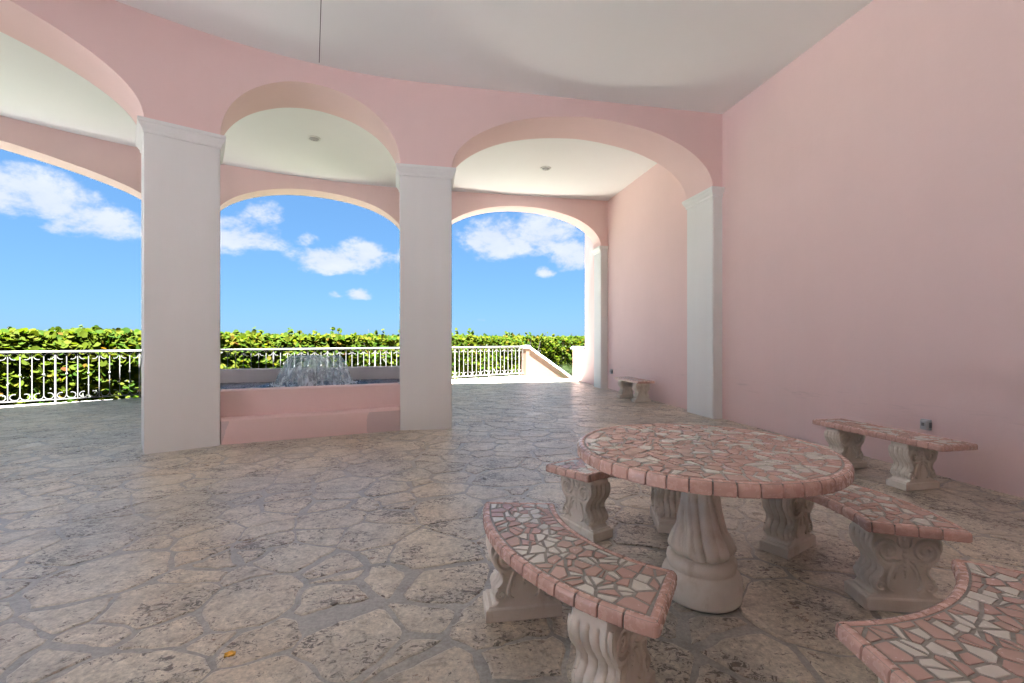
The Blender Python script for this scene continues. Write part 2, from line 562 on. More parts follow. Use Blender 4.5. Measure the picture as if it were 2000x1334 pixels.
class MB:
    """collects shapes into one mesh"""

    def __init__(self):
        self.v = []
        self.f = []

    def add(self, v, f):
        b = len(self.v)
        self.v += [tuple(p) for p in v]
        self.f += [tuple(i + b for i in q) for q in f]

    def prism(self, poly, z0, z1, bev=0.0):
        n = len(poly)
        if bev > 0:
            ins = offset_poly(poly, -bev)
            rings = [(poly, z0), (poly, z1 - bev), (ins, z1)]
        else:
            rings = [(poly, z0), (poly, z1)]
        self.loft([[(x, y, z) for x, y in p] for p, z in rings])

    def loft(self, rings, cap=True):
        n = len(rings[0])
        v = [p for r in rings for p in r]
        f = []
        for k in range(len(rings) - 1):
            for i in range(n):
                j = (i + 1) % n
                f.append((k * n + i, k * n + j, (k + 1) * n + j, (k + 1) * n + i))
        if cap:
            f.append(tuple(range(n - 1, -1, -1)))
            f.append(tuple((len(rings) - 1) * n + i for i in range(n)))
        self.add(v, f)

    def box(self, c, s, ax=None):
        ax = ax or (Vector((1, 0, 0)), Vector((0, 1, 0)), Vector((0, 0, 1)))
        c = Vector(c)
        pts = []
        for dz in (-1, 1):
            for dx, dy in ((-1, -1), (1, -1), (1, 1), (-1, 1)):
                pts.append(c + ax[0] * (dx * s[0] / 2) + ax[1] * (dy * s[1] / 2) + ax[2] * (dz * s[2] / 2))
        self.add(pts, [(3, 2, 1, 0), (4, 5, 6, 7), (0, 1, 5, 4), (1, 2, 6, 5), (2, 3, 7, 6), (3, 0, 4, 7)])

    def tube(self, pts, rad, n=6, flat=1.0, up=None):
        pts = [Vector(p) for p in pts]
        m = len(pts)
        rad = [rad] * m if isinstance(rad, (int, float)) else rad
        rings = []
        prev = None
        for i in range(m):
            t = (pts[min(i + 1, m - 1)] - pts[max(i - 1, 0)]).normalized()
            if prev is None:
                a = Vector(up) if up else (Vector((0, 0, 1)) if abs(t.z) < 0.9 else Vector((1, 0, 0)))
                u = (a - t * a.dot(t)).normalized()
            else:
                u = (prev - t * prev.dot(t)).normalized()
            prev = u
            w = t.cross(u)
            rings.append([pts[i] + (u * math.cos(2 * math.pi * (k + .5) / n) * flat + w * math.sin(2 * math.pi * (k + .5) / n)) * rad[i] for k in range(n)])
        self.loft(rings)

    def lathe(self, prof, n=32, cx=0, cy=0, fn=None):
        rings = []
        for r, z in prof:
            ring = []
            for k in range(n):
                a = 2 * math.pi * k / n
                rr = fn(r, z, a) if fn else r
                ring.append((cx + rr * math.cos(a), cy + rr * math.sin(a), z))
            rings.append(ring)
        self.loft(rings)

    def ball(self, c, r, n=8, m=5, sq=(1, 1, 1)):
        rings = []
        for i in range(1, m):
            ph = math.pi * i / m
            rings.append([(c[0] + r * sq[0] * math.sin(ph) * math.cos(2 * math.pi * k / n), c[1] + r * sq[1] * math.sin(ph) * math.sin(2 * math.pi * k / n), c[2] - r * sq[2] * math.cos(ph)) for k in range(n)])
        self.loft(rings)

    def build(self, name, mat, parent=None, off=(0, 0, 0), smooth=False, loc=None, rotz=0.0):
        return link(name, mesh_of(self.v, self.f, off), mat, parent, loc, rotz, smooth)


def smooth_by_angle(o, deg=35):
    o.data.polygons.foreach_set('use_smooth', [True] * len(o.data.polygons))
    try:
        o.data.set_sharp_from_angle(angle=R(deg))
    except Exception:
        pass
    return o


def area2(p):
    return sum(p[i][0] * p[(i + 1) % len(p)][1] - p[(i + 1) % len(p)][0] * p[i][1] for i in range(len(p))) / 2


def offset_poly(p, d):
    """offset of a counter-clockwise polygon, d > 0 outward"""
    n = len(p)
    if area2(p) < 0:
        d = -d
    out = []
    for i in range(n):
        a, b, c = p[i - 1], p[i], p[(i + 1) % n]
        e1 = Vector((b[0] - a[0], b[1] - a[1]))
        e2 = Vector((c[0] - b[0], c[1] - b[1]))
        if e1.length < 1e-9 or e2.length < 1e-9:
            out.append(b)
            continue
        n1 = Vector((e1.y, -e1.x)).normalized()
        n2 = Vector((e2.y, -e2.x)).normalized()
        k = max(0.35, 1 + n1.dot(n2))
        q = (n1 + n2) * (d / k)
        out.append((b[0] + q.x, b[1] + q.y))
    return out


def clip(poly, px, py, nx, ny):
    """keep the side where (p - P) . n <= 0"""
    out = []
    m = len(poly)
    for i in range(m):
        a, b = poly[i], poly[(i + 1) % m]
        da = (a[0] - px) * nx + (a[1] - py) * ny
        db = (b[0] - px) * nx + (b[1] - py) * ny
        if da <= 0:
            out.append(a)
        if (da < 0 < db) or (db < 0 < da):
            t = da / (da - db)
            out.append((a[0] + (b[0] - a[0]) * t, a[1] + (b[1] - a[1]) * t))
    return out


def power_cells(seeds, wts, bound, gap, reach):
    """power diagram cells clipped to a convex polygon and drawn in by gap / 2"""
    P = np.array(seeds)
    W = np.array(wts)
    cells = []
    for i in range(len(P)):
        d = np.hypot(P[:, 0] - P[i, 0], P[:, 1] - P[i, 1])
        idx = np.argsort(d)
        poly = list(bound)
        for j in idx[1:40]:
            if d[j] > reach:
                break
            nx, ny = (P[j] - P[i]) / d[j]
            off = (d[j] ** 2 + W[i] - W[j]) / (2 * d[j]) - gap / 2
            poly = clip(poly, P[i, 0] + nx * off, P[i, 1] + ny * off, nx, ny)
            if len(poly) < 3:
                break
        cells.append(poly if len(poly) >= 3 else None)
    return cells


def clean(poly, eps):
    out = []
    for p in poly:
        if not out or math.hypot(p[0] - out[-1][0], p[1] - out[-1][1]) > eps:
            out.append(p)
    while len(out) > 2 and math.hypot(out[0][0] - out[-1][0], out[0][1] - out[-1][1]) < eps:
        out.pop()
    return out


# ------------------------------------------------------------------ plan of the place
ANG = R(11.0)
U = Vector((-math.sin(ANG), math.cos(ANG)))       # along the right-hand wall, away from the camera
V = Vector((math.cos(ANG), math.sin(ANG)))        # along the straight part of the arcades, to the right
P0 = Vector((3.42, 7.40))                         # inner arcade meets the right-hand wall
TS, RAD = 4.69, 6.3
S0 = P0 - V * TS
CEN = S0 - U * RAD
H_SPRING, RISE, H_CEIL, H_ROOF = 3.75, 0.93, 4.95, 5.4
OUT = 4.7


def path(t, o=0.0):
    if t <= TS:
        return P0 - V * t + U * o
    a = ANG + (t - TS) / RAD
    return CEN + Vector((-math.sin(a), math.cos(a))) * (RAD + o)


def wall_pt(y, o=0.0):
    """point on the right-hand wall's face at depth y, o metres out of the wall to the left"""
    s = (y - P0.y) / U.y
    return P0 + U * s - V * o


RE = Vector((0.8, 0.6)).normalized()              # railing direction
RN = Vector((-0.6, 0.8))                          # outward, to the sea
RQ = Vector((0.46, 16.50))                        # right end of the railing

# ------------------------------------------------------------------ ground and added pavement
g = mesh_of([(-1500, -1500, -1.5), (1500, -1500, -1.5), (1500, 1500, -1.5), (-1500, 1500, -1.5)], [(0, 1, 2, 3)])
o = link('ground', g, m_ground)
o['kind'] = 'structure'
mb = MB()
mb.prism([(-30, -12.02), (-30, -40), (30, -40), (30, -12.02)], -1.6, -0.15)
o = mb.build('bounce_pavement', m_bounce)  # unseen pale sheet added behind the camera as sun bounce fill
o['kind'] = 'structure'
# unseen pale terrace added at the left to bounce sunlight into the room
mb = MB()
mb.prism([(-18.75, 1.9), (-23.0, -1.3), (-23.0, -12.0), (-7.05, -12.0), (-7.05, 0.6), (-18.75, 0.6)], -1.6, -0.002)
o = mb.build('terrace', m_bounce)
o['kind'] = 'structure'

rl = RQ - RE * 14.0
rl2 = RQ - RE * 24.0
stair_a = RQ + RE * 0.02
stair_b = wall_pt(14.78)
floor_poly = [tuple(wall_pt(-9.0)), tuple(stair_b), tuple(stair_a), tuple(RQ + RN * 0.14 + RE * 0.02), tuple(rl + RN * 0.14), (-11.7, 4.2), (-11.7, 0.65), (-7.0, 0.65), (-7.0, -9.0)]
mb = MB()
mb.prism(floor_poly, -1.6, -0.003)
floor = mb.build('floor', m_mortar)
floor['kind'] = 'structure'
mb = MB()
mb.prism([tuple(rl + RN * .14 - RE * .01), tuple(rl2 + RN * .14), (rl2.x, 0.65), (-11.71, 0.65), (-11.71, 4.2)], -1.6, -0.04)
o = mb.build('added_dark_bed', m_dark_bed)  # unseen dark bed added to cut bounce onto the left ceiling
o['kind'] = 'structure'


def build_flagstones():
    xs0, xs1, ys0, ys1 = -12.4, 5.2, 0.35, 17.2

    def visible(x, y, pad=0.0):
        return y > 0.5 and -1.32 * y - 0.8 - pad < x < 1.22 * y + 0.8 + pad

    def inside(x, y, m=0.0):
        p = Vector((x, y))
        if (p - RQ).dot(RN) > -m:
            return False
        w = wall_pt(y)
        if x > w.x + 0.25:
            return False
        if (p - stair_b).dot(RE) > 0.0 and y > 13.8:
            return False
        return True
    seeds, rads = [], []
    grid = {}
    cs = 0.45
    for rmin, rmax, tries in ((0.24, 0.32, 500), (0.15, 0.22, 6000), (0.10, 0.145, 24000), (0.06, 0.095, 26000)):
        for _ in range(tries):
            x, y = random.uniform(xs0, xs1), random.uniform(ys0, ys1)
            if not visible(x, y, .6) or not inside(x, y, -0.3):
                continue
            if rmax > .31 and random.random() < .3:
                continue
            r = random.uniform(rmin, rmax)
            gx, gy = int(x / cs), int(y / cs)
            ok = True
            for ix in range(gx - 3, gx + 4):
                for iy in range(gy - 3, gy + 4):
                    for q in grid.get((ix, iy), ()):
                        # stones lie a little longer along one direction
                        dx, dy = seeds[q][0] - x, seeds[q][1] - y
                        if math.hypot((dx * .91 + dy * .41) * .80, (dy * .91 - dx * .41) * 1.22) < 0.90 * (r + rads[q]):
                            ok = False
                            break
                    if not ok:
                        break
                if not ok:
                    break
            if ok:
                grid.setdefault((gx, gy), []).append(len(seeds))
                seeds.append((x, y))
                rads.append(r)
    bound = [(xs0 - 1, ys0 - 1), (xs1 + 1, ys0 - 1), (xs1 + 1, ys1 + 1), (xs0 - 1, ys1 + 1)]
    cells = power_cells(seeds, [r * r * random.uniform(.5, 1.3) for r in rads], bound, 0.013, 1.6)
    stones = []
    for (sx, sy), r, c in zip(seeds, rads, cells):
        if c is None or not inside(sx, sy) or not visible(sx, sy):
            continue
        # keep clear of the railing edge
        c = clip(c, *(RQ - RN * 0.02), *RN)
        c = clip(c, *(stair_b - RE * 0.02), *RE) if sy > 13 else c
        g2 = random.choice((0, 0, 0.003, 0.006, 0.012, 0.02))
        if len(c) < 3:
            continue
        c = clean(c, 0.02)
        if len(c) < 3:
            continue
        c = offset_poly(c, -g2) if g2 > .004 else c
        if area2(c) < 0.006:
            continue
        # round the corners, then roughen the outline
        q = []
        n = len(c)
        for i in range(n):
            a, b = c[i], c[(i + 1) % n]
            k = random.uniform(0.05, 0.13)
            q.append((a[0] + (b[0] - a[0]) * k, a[1] + (b[1] - a[1]) * k))
            q.append((a[0] + (b[0] - a[0]) * (1 - k), a[1] + (b[1] - a[1]) * (1 - k)))
        near = sy < 6.5
        step = 0.042 if near else 0.14
        w = []
        for i in range(len(q)):
            a, b = q[i], q[(i + 1) % len(q)]
            m = max(1, int(math.hypot(b[0] - a[0], b[1] - a[1]) / step))
            for j in range(m):
                w.append((a[0] + (b[0] - a[0]) * j / m, a[1] + (b[1] - a[1]) * j / m))
        pts = []
        for x, y in w:
            n1 = mnoise.noise_vector(Vector((x * 2.3, y * 2.3, 1.7)))
            n2 = mnoise.noise_vector(Vector((x * 11, y * 11, 5.1)))
            n3 = mnoise.noise_vector(Vector((x * 27, y * 27, 2.2)))
            pts.append((x + n1.x * .05 + n2.x * .022 + n3.x * .011, y + n1.y * .05 + n2.y * .022 + n3.y * .011))
        pts = clean(pts, 0.008)
        if len(pts) < 3 or area2(pts) < 0.004:
            continue
        per = sum(math.hypot(pts[i][0] - pts[i - 1][0], pts[i][1] - pts[i - 1][1]) for i in range(len(pts)))
        if area2(pts) / (per * per) < 0.030:      # no slivers
            continue
        stones.append((sx, sy, area2(pts), pts))

    def stone_geo(pts):
        zt = random.uniform(0.0, 0.003)
        tx, ty = random.uniform(-.003, .003), random.uniform(-.003, .003)
        cx = sum(p[0] for p in pts) / len(pts)
        cy_ = sum(p[1] for p in pts) / len(pts)
        ins = offset_poly(pts, -0.009)
        n = len(pts)
        v = [(x, y, -0.012) for x, y in pts] + [(x, y, zt - .004) for x, y in pts] + [(x, y, zt + (x - cx) * tx + (y - cy_) * ty) for x, y in ins]
        f = []
        for k in (0, 1):
            for i in range(n):
                j = (i + 1) % n
                f.append((k * n + i, k * n + j, (k + 1) * n + j, (k + 1) * n + i))
        f.append(tuple(2 * n + i for i in range(n)))
        return v, f
    def shown(s):
        x, y, a, _ = s
        px, py = x / y, 1.28 / y
        if not (-1.2 < px < 1.18) or py > 0.85:
            return 0.0
        return a / y ** 3
    stones.sort(key=shown, reverse=True)
    rest = MB()
    for k, (x, y, a, pts) in enumerate(stones):
        v, f = stone_geo(pts)
        if k < 300:
            link('flagstone', mesh_of(v, f), m_stone, floor)
        else:
            rest.add(v, f)
    ro = rest.build('flagstone_paving', m_stone, floor)
    ro['kind'] = 'stuff'
    print('flagstones', len(stones))


build_flagstones()

# ------------------------------------------------------------------ ceiling and roof
t_end = 15.4
t_porch = TS + RAD * R(75.5)       # porch roof cut short here, out of view, to let sun reach the terrace


def slab_poly(o):
    pts = [wall_pt(-9.2), P0 + U * o]
    t = 0.5
    while t < t_porch:
        pts.append(path(t, o))
        t += 0.35
    pts.append(path(t_porch, o))
    t = t_porch
    while t < t_end:
        pts.append(path(t, 0.8))
        t += 0.35
    pts += [path(t_end, 0.8), Vector((path(t_end, 0.8).x, -9.2))]
    return [tuple(p) for p in pts]


cp = slab_poly(OUT + 0.25)
ceiling = link('ceiling', mesh_of([(x, y, H_CEIL) for x, y in cp], [tuple(range(len(cp) - 1, -1, -1))]), m_ceiling)
ceiling['kind'] = 'structure'
mb = MB()
ja, jb = Vector((-2.55, 6.02)), Vector((-0.95, 2.4))
jd = (jb - ja).normalized()
jn = Vector((-jd.y, jd.x)) * 0.004
mb.prism([tuple(ja - jn), tuple(jb - jn), tuple(jb + jn), tuple(ja + jn)], H_CEIL - 0.002, H_CEIL + 0.004)
mb.build('expansion_joint', m_joint, ceiling)
mb = MB()
mb.prism(slab_poly(OUT + 0.56), H_CEIL + 0.06, H_ROOF)
o = mb.build('roof', m_pink)
o['kind'] = 'structure'

# ------------------------------------------------------------------ right-hand wall
side = thing('side_wall', 'long tall pink stucco wall on the right with benches along its foot', 'wall', (*wall_pt(4), 0))
o3 = (*wall_pt(4), 0)
mb = MB()
pts = []
for a, b in ((-9.0, 0), (13.71, 0), (13.71, -0.4), (-9.0, -0.4)):
    pts.append(tuple(wall_pt(a, b)))
mb.prism(pts, -0.3, H_ROOF + 0.3)
mb.build('wall_face', m_scuffed, side, o3)
mb = MB()
e0, e1 = path(t_end, 0.0), path(t_end, 0.75)
mb.prism([tuple(e0), tuple(e1), (e1.x, -9.4), (7.4, -9.4), (7.4, -9.0), (e0.x, -9.0)], -0.3, H_ROOF + 0.2)
mb.build('added_return_wall', m_pink, side, o3)  # unseen wall added to shut out light from behind


# ------------------------------------------------------------------ arcades
def arch_z(t, spans):
    for a, b in spans:
        if a < t < b:
            c, h = (a + b) / 2, (b - a) / 2
            return H_SPRING + RISE * math.sqrt(max(0.0, 1 - ((t - c) / h) ** 2))
    return H_SPRING


CAP = [(3.595, 0.0), (3.605, 0.012), (3.635, 0.014), (3.65, 0.024), (3.68, 0.042), (3.70, 0.048), (3.71, 0.058), (3.7485, 0.058)]


def arcade(name, label, o0, th, spans, tmax, piers):
    org = (*path(2.3, o0), 0.0)
    root = thing(name, label, 'arcade', org)
    ts = {0.0, tmax}
    for a, b in spans:
        n = 44
        for k in range(n + 1):
            ts.add(round((a + b) / 2 - (b - a) / 2 * math.cos(math.pi * k / n), 5))
    for k in range(int(tmax / 0.12)):
        t = k * 0.12
        if not any(a - .02 < t < b + .02 for a, b in spans):
            ts.add(t)
    ts = sorted(ts)
    v, f = [], []
    for t in ts:
        z = arch_z(t, spans)
        if z > H_SPRING + .02:
            z += .009 * mnoise.noise(Vector((t * 1.6, o0, 2.0))) + .003 * mnoise.noise(Vector((t * 6, o0, 5.0)))
        a, b = path(t, o0), path(t, o0 + th)
        v += [(*a, z), (*a, H_CEIL + 0.03), (*b, z), (*b, H_CEIL + 0.03)]
    for i in range(len(ts) - 1):
        k, m = 4 * i, 4 * i + 4
        f += [(k, k + 1, m + 1, m), (k + 2, m + 2, m + 3, k + 3), (k, m, m + 2, k + 2)]
    e = 4 * (len(ts) - 1)
    f += [(0, 2, 3, 1), (e, e + 1, e + 3, e + 2)]
    w = link('arch_wall', mesh_of(v, f, org), m_pink, root)
    w.data.polygons.foreach_set('use_smooth', [True] * len(w.data.polygons))
    w.data.set_sharp_from_angle(angle=R(40))
    for a, b in piers:
        poly = [tuple(path(a, o0)), tuple(path(b, o0)), tuple(path(b, o0 + th)), tuple(path(a, o0 + th))]
        if area2(poly) < 0:
            poly.reverse()
        bm = bmesh.new()
        bv = [bm.verts.new((x, y, 0)) for x, y in poly] + [bm.verts.new((x, y, CAP[0][0] + 0.002)) for x, y in poly]
        for i in range(4):
            j = (i + 1) % 4
            bm.faces.new((bv[i], bv[j], bv[4 + j], bv[4 + i]))
        bm.faces.new(bv[4:])
        bm.edges.ensure_lookup_table()
        vert = [ed for ed in bm.edges if abs(ed.verts[0].co.z - ed.verts[1].co.z) > 1]
        bmesh.ops.bevel(bm, geom=vert, offset=0.012, segments=2, affect='EDGES')
        bmesh.ops.translate(bm, verts=bm.verts, vec=(-org[0], -org[1], 0))
        me = bpy.data.meshes.new('mesh')
        bm.to_mesh(me)
        bm.free()
        p = link('pier', me, m_white, root)
        mb = MB()
        mb.loft([[(x, y, z) for x, y in offset_poly(poly, d + 0.001)] for z, d in CAP])
        mb.build('capital', m_white, p, org)
    return root


inner_spans = [(0.17, 4.37), (5.09, 7.26), (7.98, 12.3), (13.0, t_end - .4)]  # last arch, out of view, sized to let bounce light into the room
arcade('inner_arcade', 'near pink arcade with tall arches on white piers framing the fountain', 0.0, 0.75,
       inner_spans, t_end, [(-0.02, 0.17), (4.37, 5.09), (7.26, 7.98), (12.3, 13.0)])
outer_spans = [(0.19, 4.4), (5.0, 7.25), (7.75, t_porch - .35)]
outer = arcade('outer_arcade', 'farther pink arcade behind the first, open to the hedge and the sky', OUT, 0.5,
       outer_spans, t_porch, [(-0.02, 0.19), (4.4, 5.0), (7.25, 7.75), (t_porch - .35, t_porch)])


# unseen wall added at the porch's left end to block terrace bounce light
mb = MB()
_q = [path(t_porch - .22, 0.752), path(t_porch - .02, 0.752), path(t_porch - .02, OUT - .002), path(t_porch - .22, OUT - .002)]
mb.prism([tuple(p) for p in _q], 0, H_CEIL + .02)
mb.build('light_block_wall', m_pink, outer, tuple(outer.location))


# ------------------------------------------------------------------ low wall, stair and stair wall at the far right
def coping(mb, a, b, za, zb, w, h):
    """rounded coping from a to b (2D), w wide, sloping from za to zb"""
    d = (b - a).normalized()
    n = Vector((-d.y, d.x))
    prof = [(-w / 2, 0), (-w / 2, h * .35), (-w * .42, h * .5), (-w * .38, h * .85), (-w * .2, h), (w * .2, h), (w * .38, h * .85), (w * .42, h * .5), (w / 2, h * .35), (w / 2, 0)]
    mb.loft([[(p.x + n.x * q, p.y + n.y * q, z + r) for q, r in prof] for p, z in ((a, za), (b, zb))])


low = thing('low_wall', 'short pink wall with white rounded coping at the head of the stair', 'wall', (*wall_pt(14.3), 0))
ol = (*wall_pt(14.3), 0)
mb = MB()
pp = [wall_pt(13.715, 0.0), wall_pt(14.82, 0.0), wall_pt(14.82, -0.34), wall_pt(13.715, -0.34)]
pp = [tuple(p + V * 0.003) for p in pp]
mb.prism(pp, -1.5, 0.985)
mb.build('wall_face', m_pink, low, ol)
mb = MB()
coping(mb, wall_pt(13.72, -0.17), wall_pt(14.88, -0.17), 0.987, 0.987, 0.46, 0.095)
mb.build('coping', m_white, low, ol)

stairs = None
mb = MB()
nst = 9
sw = RQ + RE * 0.02
stair_w = (stair_b - sw).length
sd = (stair_b - sw).normalized()
for k in range(nst):
    a = sw + RE * (0.3 * k)
    z = -0.165 * (k + 1)
    m2 = MB()
    q = [a, a + RE * 0.297, a + RE * 0.297 + sd * (stair_w + .3), a + sd * (stair_w + .3)]
    m2.prism([tuple(p) for p in q], -1.6, z, 0.01)
    if k == 0:
        stairs = m2.build('stairs', m_mortar)
        stairs['kind'] = 'structure'
    else:
        m2.build('step', m_mortar, stairs)

sroot = thing('stair_wall', 'sloping peach wall with white coping beside the stair at the railing end', 'wall', (*RQ, 0))
os_ = (*RQ, 0)
mb = MB()
A = RQ + RE * 0.10
B = RQ + RE * 3.2
za, zb = 0.985, 0.985 - 3.1 * math.tan(R(29.6))
hw = RN * 0.11
v = []
for p, zt in ((A, za), (B, zb)):
    for s in (-1, 1):
        q = p + hw * s
        v += [(q.x, q.y, -1.55), (q.x, q.y, max(zt, -1.5))]
mb.add(v, [(0, 1, 5, 4), (2, 6, 7, 3), (1, 3, 7, 5), (0, 2, 3, 1), (4, 5, 7, 6), (0, 4, 6, 2)])
mb.build('wall_face', m_peach, sroot, os_)
mb = MB()
coping(mb, A + RE * .02, B, za - 0.01, zb - 0.01, 0.36, 0.10)
mb.build('coping', m_white, sroot, os_)
mb = MB()
pc = RQ + RE * 0.02
mb.box((pc.x, pc.y, 0.16), (0.15, 0.30, 1.65), (Vector((*RE, 0)), Vector((*RN, 0)), Vector((0, 0, 1))))
mb.build('end_pier', m_peach, sroot, os_)
mb = MB()
coping(mb, pc - RE * .10, pc + RE * .13, 0.986, 0.986, 0.36, 0.098)
mb.build('pier_coping', m_white, sroot, os_)


# ------------------------------------------------------------------ iron railing
def build_railing():
    org = RQ - RE * 7.0
    root = thing('iron_railing', 'long cream wrought-iron railing with scrolled balusters along the terrace edge', 'railing', (org.x, org.y, 0), math.atan2(RE.y, RE.x))
    # local frame: x along the rail, y outward
    bay, per = 0.165, 8
    L = 21.5
    x1 = 7.0 - 0.06
    x0 = x1 - L
    zb, zt = 0.085, 1.03
    mb = MB()
    prof = [(-.028, 0), (-.028, .018), (-.02, .034), (.02, .034), (.028, .018), (.028, 0)]
    mb.loft([[(x, q, zt + r) for q, r in prof] for x in (x0, x1)])
    mb.box(((x0 + x1) / 2, 0, zt - .006), (L, .03, .011))
    mb.build('top_rail', m_iron, root)
    mb = MB()
    mb.box(((x0 + x1) / 2, 0, zb - .008), (L, .03, .016))
    mb.build('bottom_rail', m_iron, root)
    # shared meshes
    m_post = MB()
    m_post.box((0, 0, (zt - .012 - .004) / 2), (.028, .028, zt - .012 + .004))
    m_post.box((0, 0, .004), (.07, .07, .012))
    post = mesh_of(m_post.v, m_post.f)
    m_bar = MB()
    m_bar.box((0, 0, (zb + zt - .012) / 2), (.014, .014, zt - .012 - zb))
    bar = mesh_of(m_bar.v, m_bar.f)
    hz = 0.085
    m_b2 = MB()
    m_b2.box((0, 0, (zb + zt - .012) / 2), (.014, .014, zt - .012 - zb - 2 * hz + .03))
    m_b2.ball((0, 0, (zb + zt) / 2 + .03), .020, 8, 6, (1, 1, 1.25))
    bar2 = mesh_of(m_b2.v, m_b2.f)
    scrolls = []
    r = 0.066
    for zc, sgn in ((zb + r + .008, 1), (zt - .012 - r - .008, -1)):
        for s in (-1, 1):
            pts = []
            for k in range(19):
                a = R(180) + R(285) * k / 18
                rr = r * (1.0 if k < 13 else 1.0 - 0.035 * (k - 12))
                pts.append((s * (r + .006 + rr * math.cos(a)), 0, zc + sgn * rr * math.sin(a)))
            m_sc = MB()
            m_sc.tube(pts, .0085, 4, 1.0, (0, 1, 0))
            scrolls.append(mesh_of(m_sc.v, m_sc.f))
    for me in (post, bar, bar2, *scrolls):
        me.materials.append(m_iron)
    n = int(L / bay)
    for k in range(n):
        x = x1 - 0.03 - bay * k
        if k % per == 1:
            link('post', post, m_iron, root, (x, 0, 0))
        elif (k % per) % 2 == 1:
            link('baluster', bar, m_iron, root, (x, 0, 0))
        else:
            b = link('baluster', bar2, m_iron, root, (x, 0, 0))
            for sc in scrolls:
                link('scroll', sc, m_iron, b, (0, 0, 0))


build_railing()

# ------------------------------------------------------------------ fountain
FA = path(7.26, 0.0)          # left pier's right corner
FB = path(5.09, 0.0)          # middle pier's left corner
fd = (FB - FA).normalized()
fn = Vector((-fd.y, fd.x))
fl = (FB - FA).length
fang = math.atan2(fd.y, fd.x)
fount = thing('fountain', 'pink walled fountain basin with a bell of water between two piers', 'fountain', (FA.x, FA.y, 0), fang)
mb = MB()
mb.prism([(0.004, 0.02), (fl - 0.004, 0.02), (fl + .06, 0.30), (-.06, 0.30)], 0, 0.30, 0.012)
mb.build('step', m_patch, fount)
mb = MB()
mb.prism([(-.05, 0.285), (fl + .05, 0.285), (fl + .06, 0.50), (-.06, 0.50)], 0, 0.635, 0.012)
mb.build('front_wall', m_patch, fount)
Minv = Matrix.Rotation(-fang, 2)


def floc(x, y):
    return Minv @ (Vector((x, y)) - FA)


bl = floc(-5.0, 7.25)
br = floc(-1.72, 8.33)
bd = (br - bl).normalized()
bn = Vector((-bd.y, bd.x)) * 0.2
mb = MB()
mb.prism([tuple(bl), tuple(br), tuple(br + bn), tuple(bl + bn)], 0, 0.80, 0.01)
mb.build('back_wall', m_basin, fount)
for s, nm in ((0, 'side_wall'), (1, 'side_wall')):
    mb = MB()
    if s == 0:
        mb.prism([(-0.05, 0.505), tuple(bl), tuple(bl - bd * .2), (-.25, 0.505)], 0, 0.635)
    else:
        mb.prism([(fl + .05, 0.505), (fl + .25, 0.505), tuple(br + bd * .2), tuple(br)], 0, 0.635)
    mb.build(nm, m_basin, fount)
# water
WZ = 0.585
jc = floc(-3.08, 7.12)


def build_water():
    corners = [(-.05, .5), (fl + .05, .5), tuple(br), tuple(bl)]
    nx, ny = 90, 46
    v, f = [], []
    for j in range(ny + 1):
        for i in range(nx + 1):
            a, b = i / nx, j / ny
            x = (corners[0][0] * (1 - a) + corners[1][0] * a) * (1 - b) + (corners[3][0] * (1 - a) + corners[2][0] * a) * b
            y = (corners[0][1] * (1 - a) + corners[1][1] * a) * (1 - b) + (corners[3][1] * (1 - a) + corners[2][1] * a) * b
            d = math.hypot(x - jc.x, y - jc.y)
            amp = 0.010 + 0.022 * math.exp(-((d - .5) / .28) ** 2)
            z = WZ + amp * (mnoise.noise(Vector((x * 9, y * 9, 0))) + .6 * mnoise.noise(Vector((x * 23, y * 23, 4))))
            v.append((x, y, z))
    for j in range(ny):
        for i in range(nx):
            k = j * (nx + 1) + i
            f.append((k, k + 1, k + nx + 2, k + nx + 1))
    link('water', mesh_of(v, f), m_water, fount, smooth=True)


build_water()
mb = MB()
mb.lathe([(.028, WZ - .3), (.028, .70), (.034, .705), (.034, .765), (.026, .77)], 20)
mb.build('nozzle', m_nozzle, fount, loc=(jc.x, jc.y, 0))


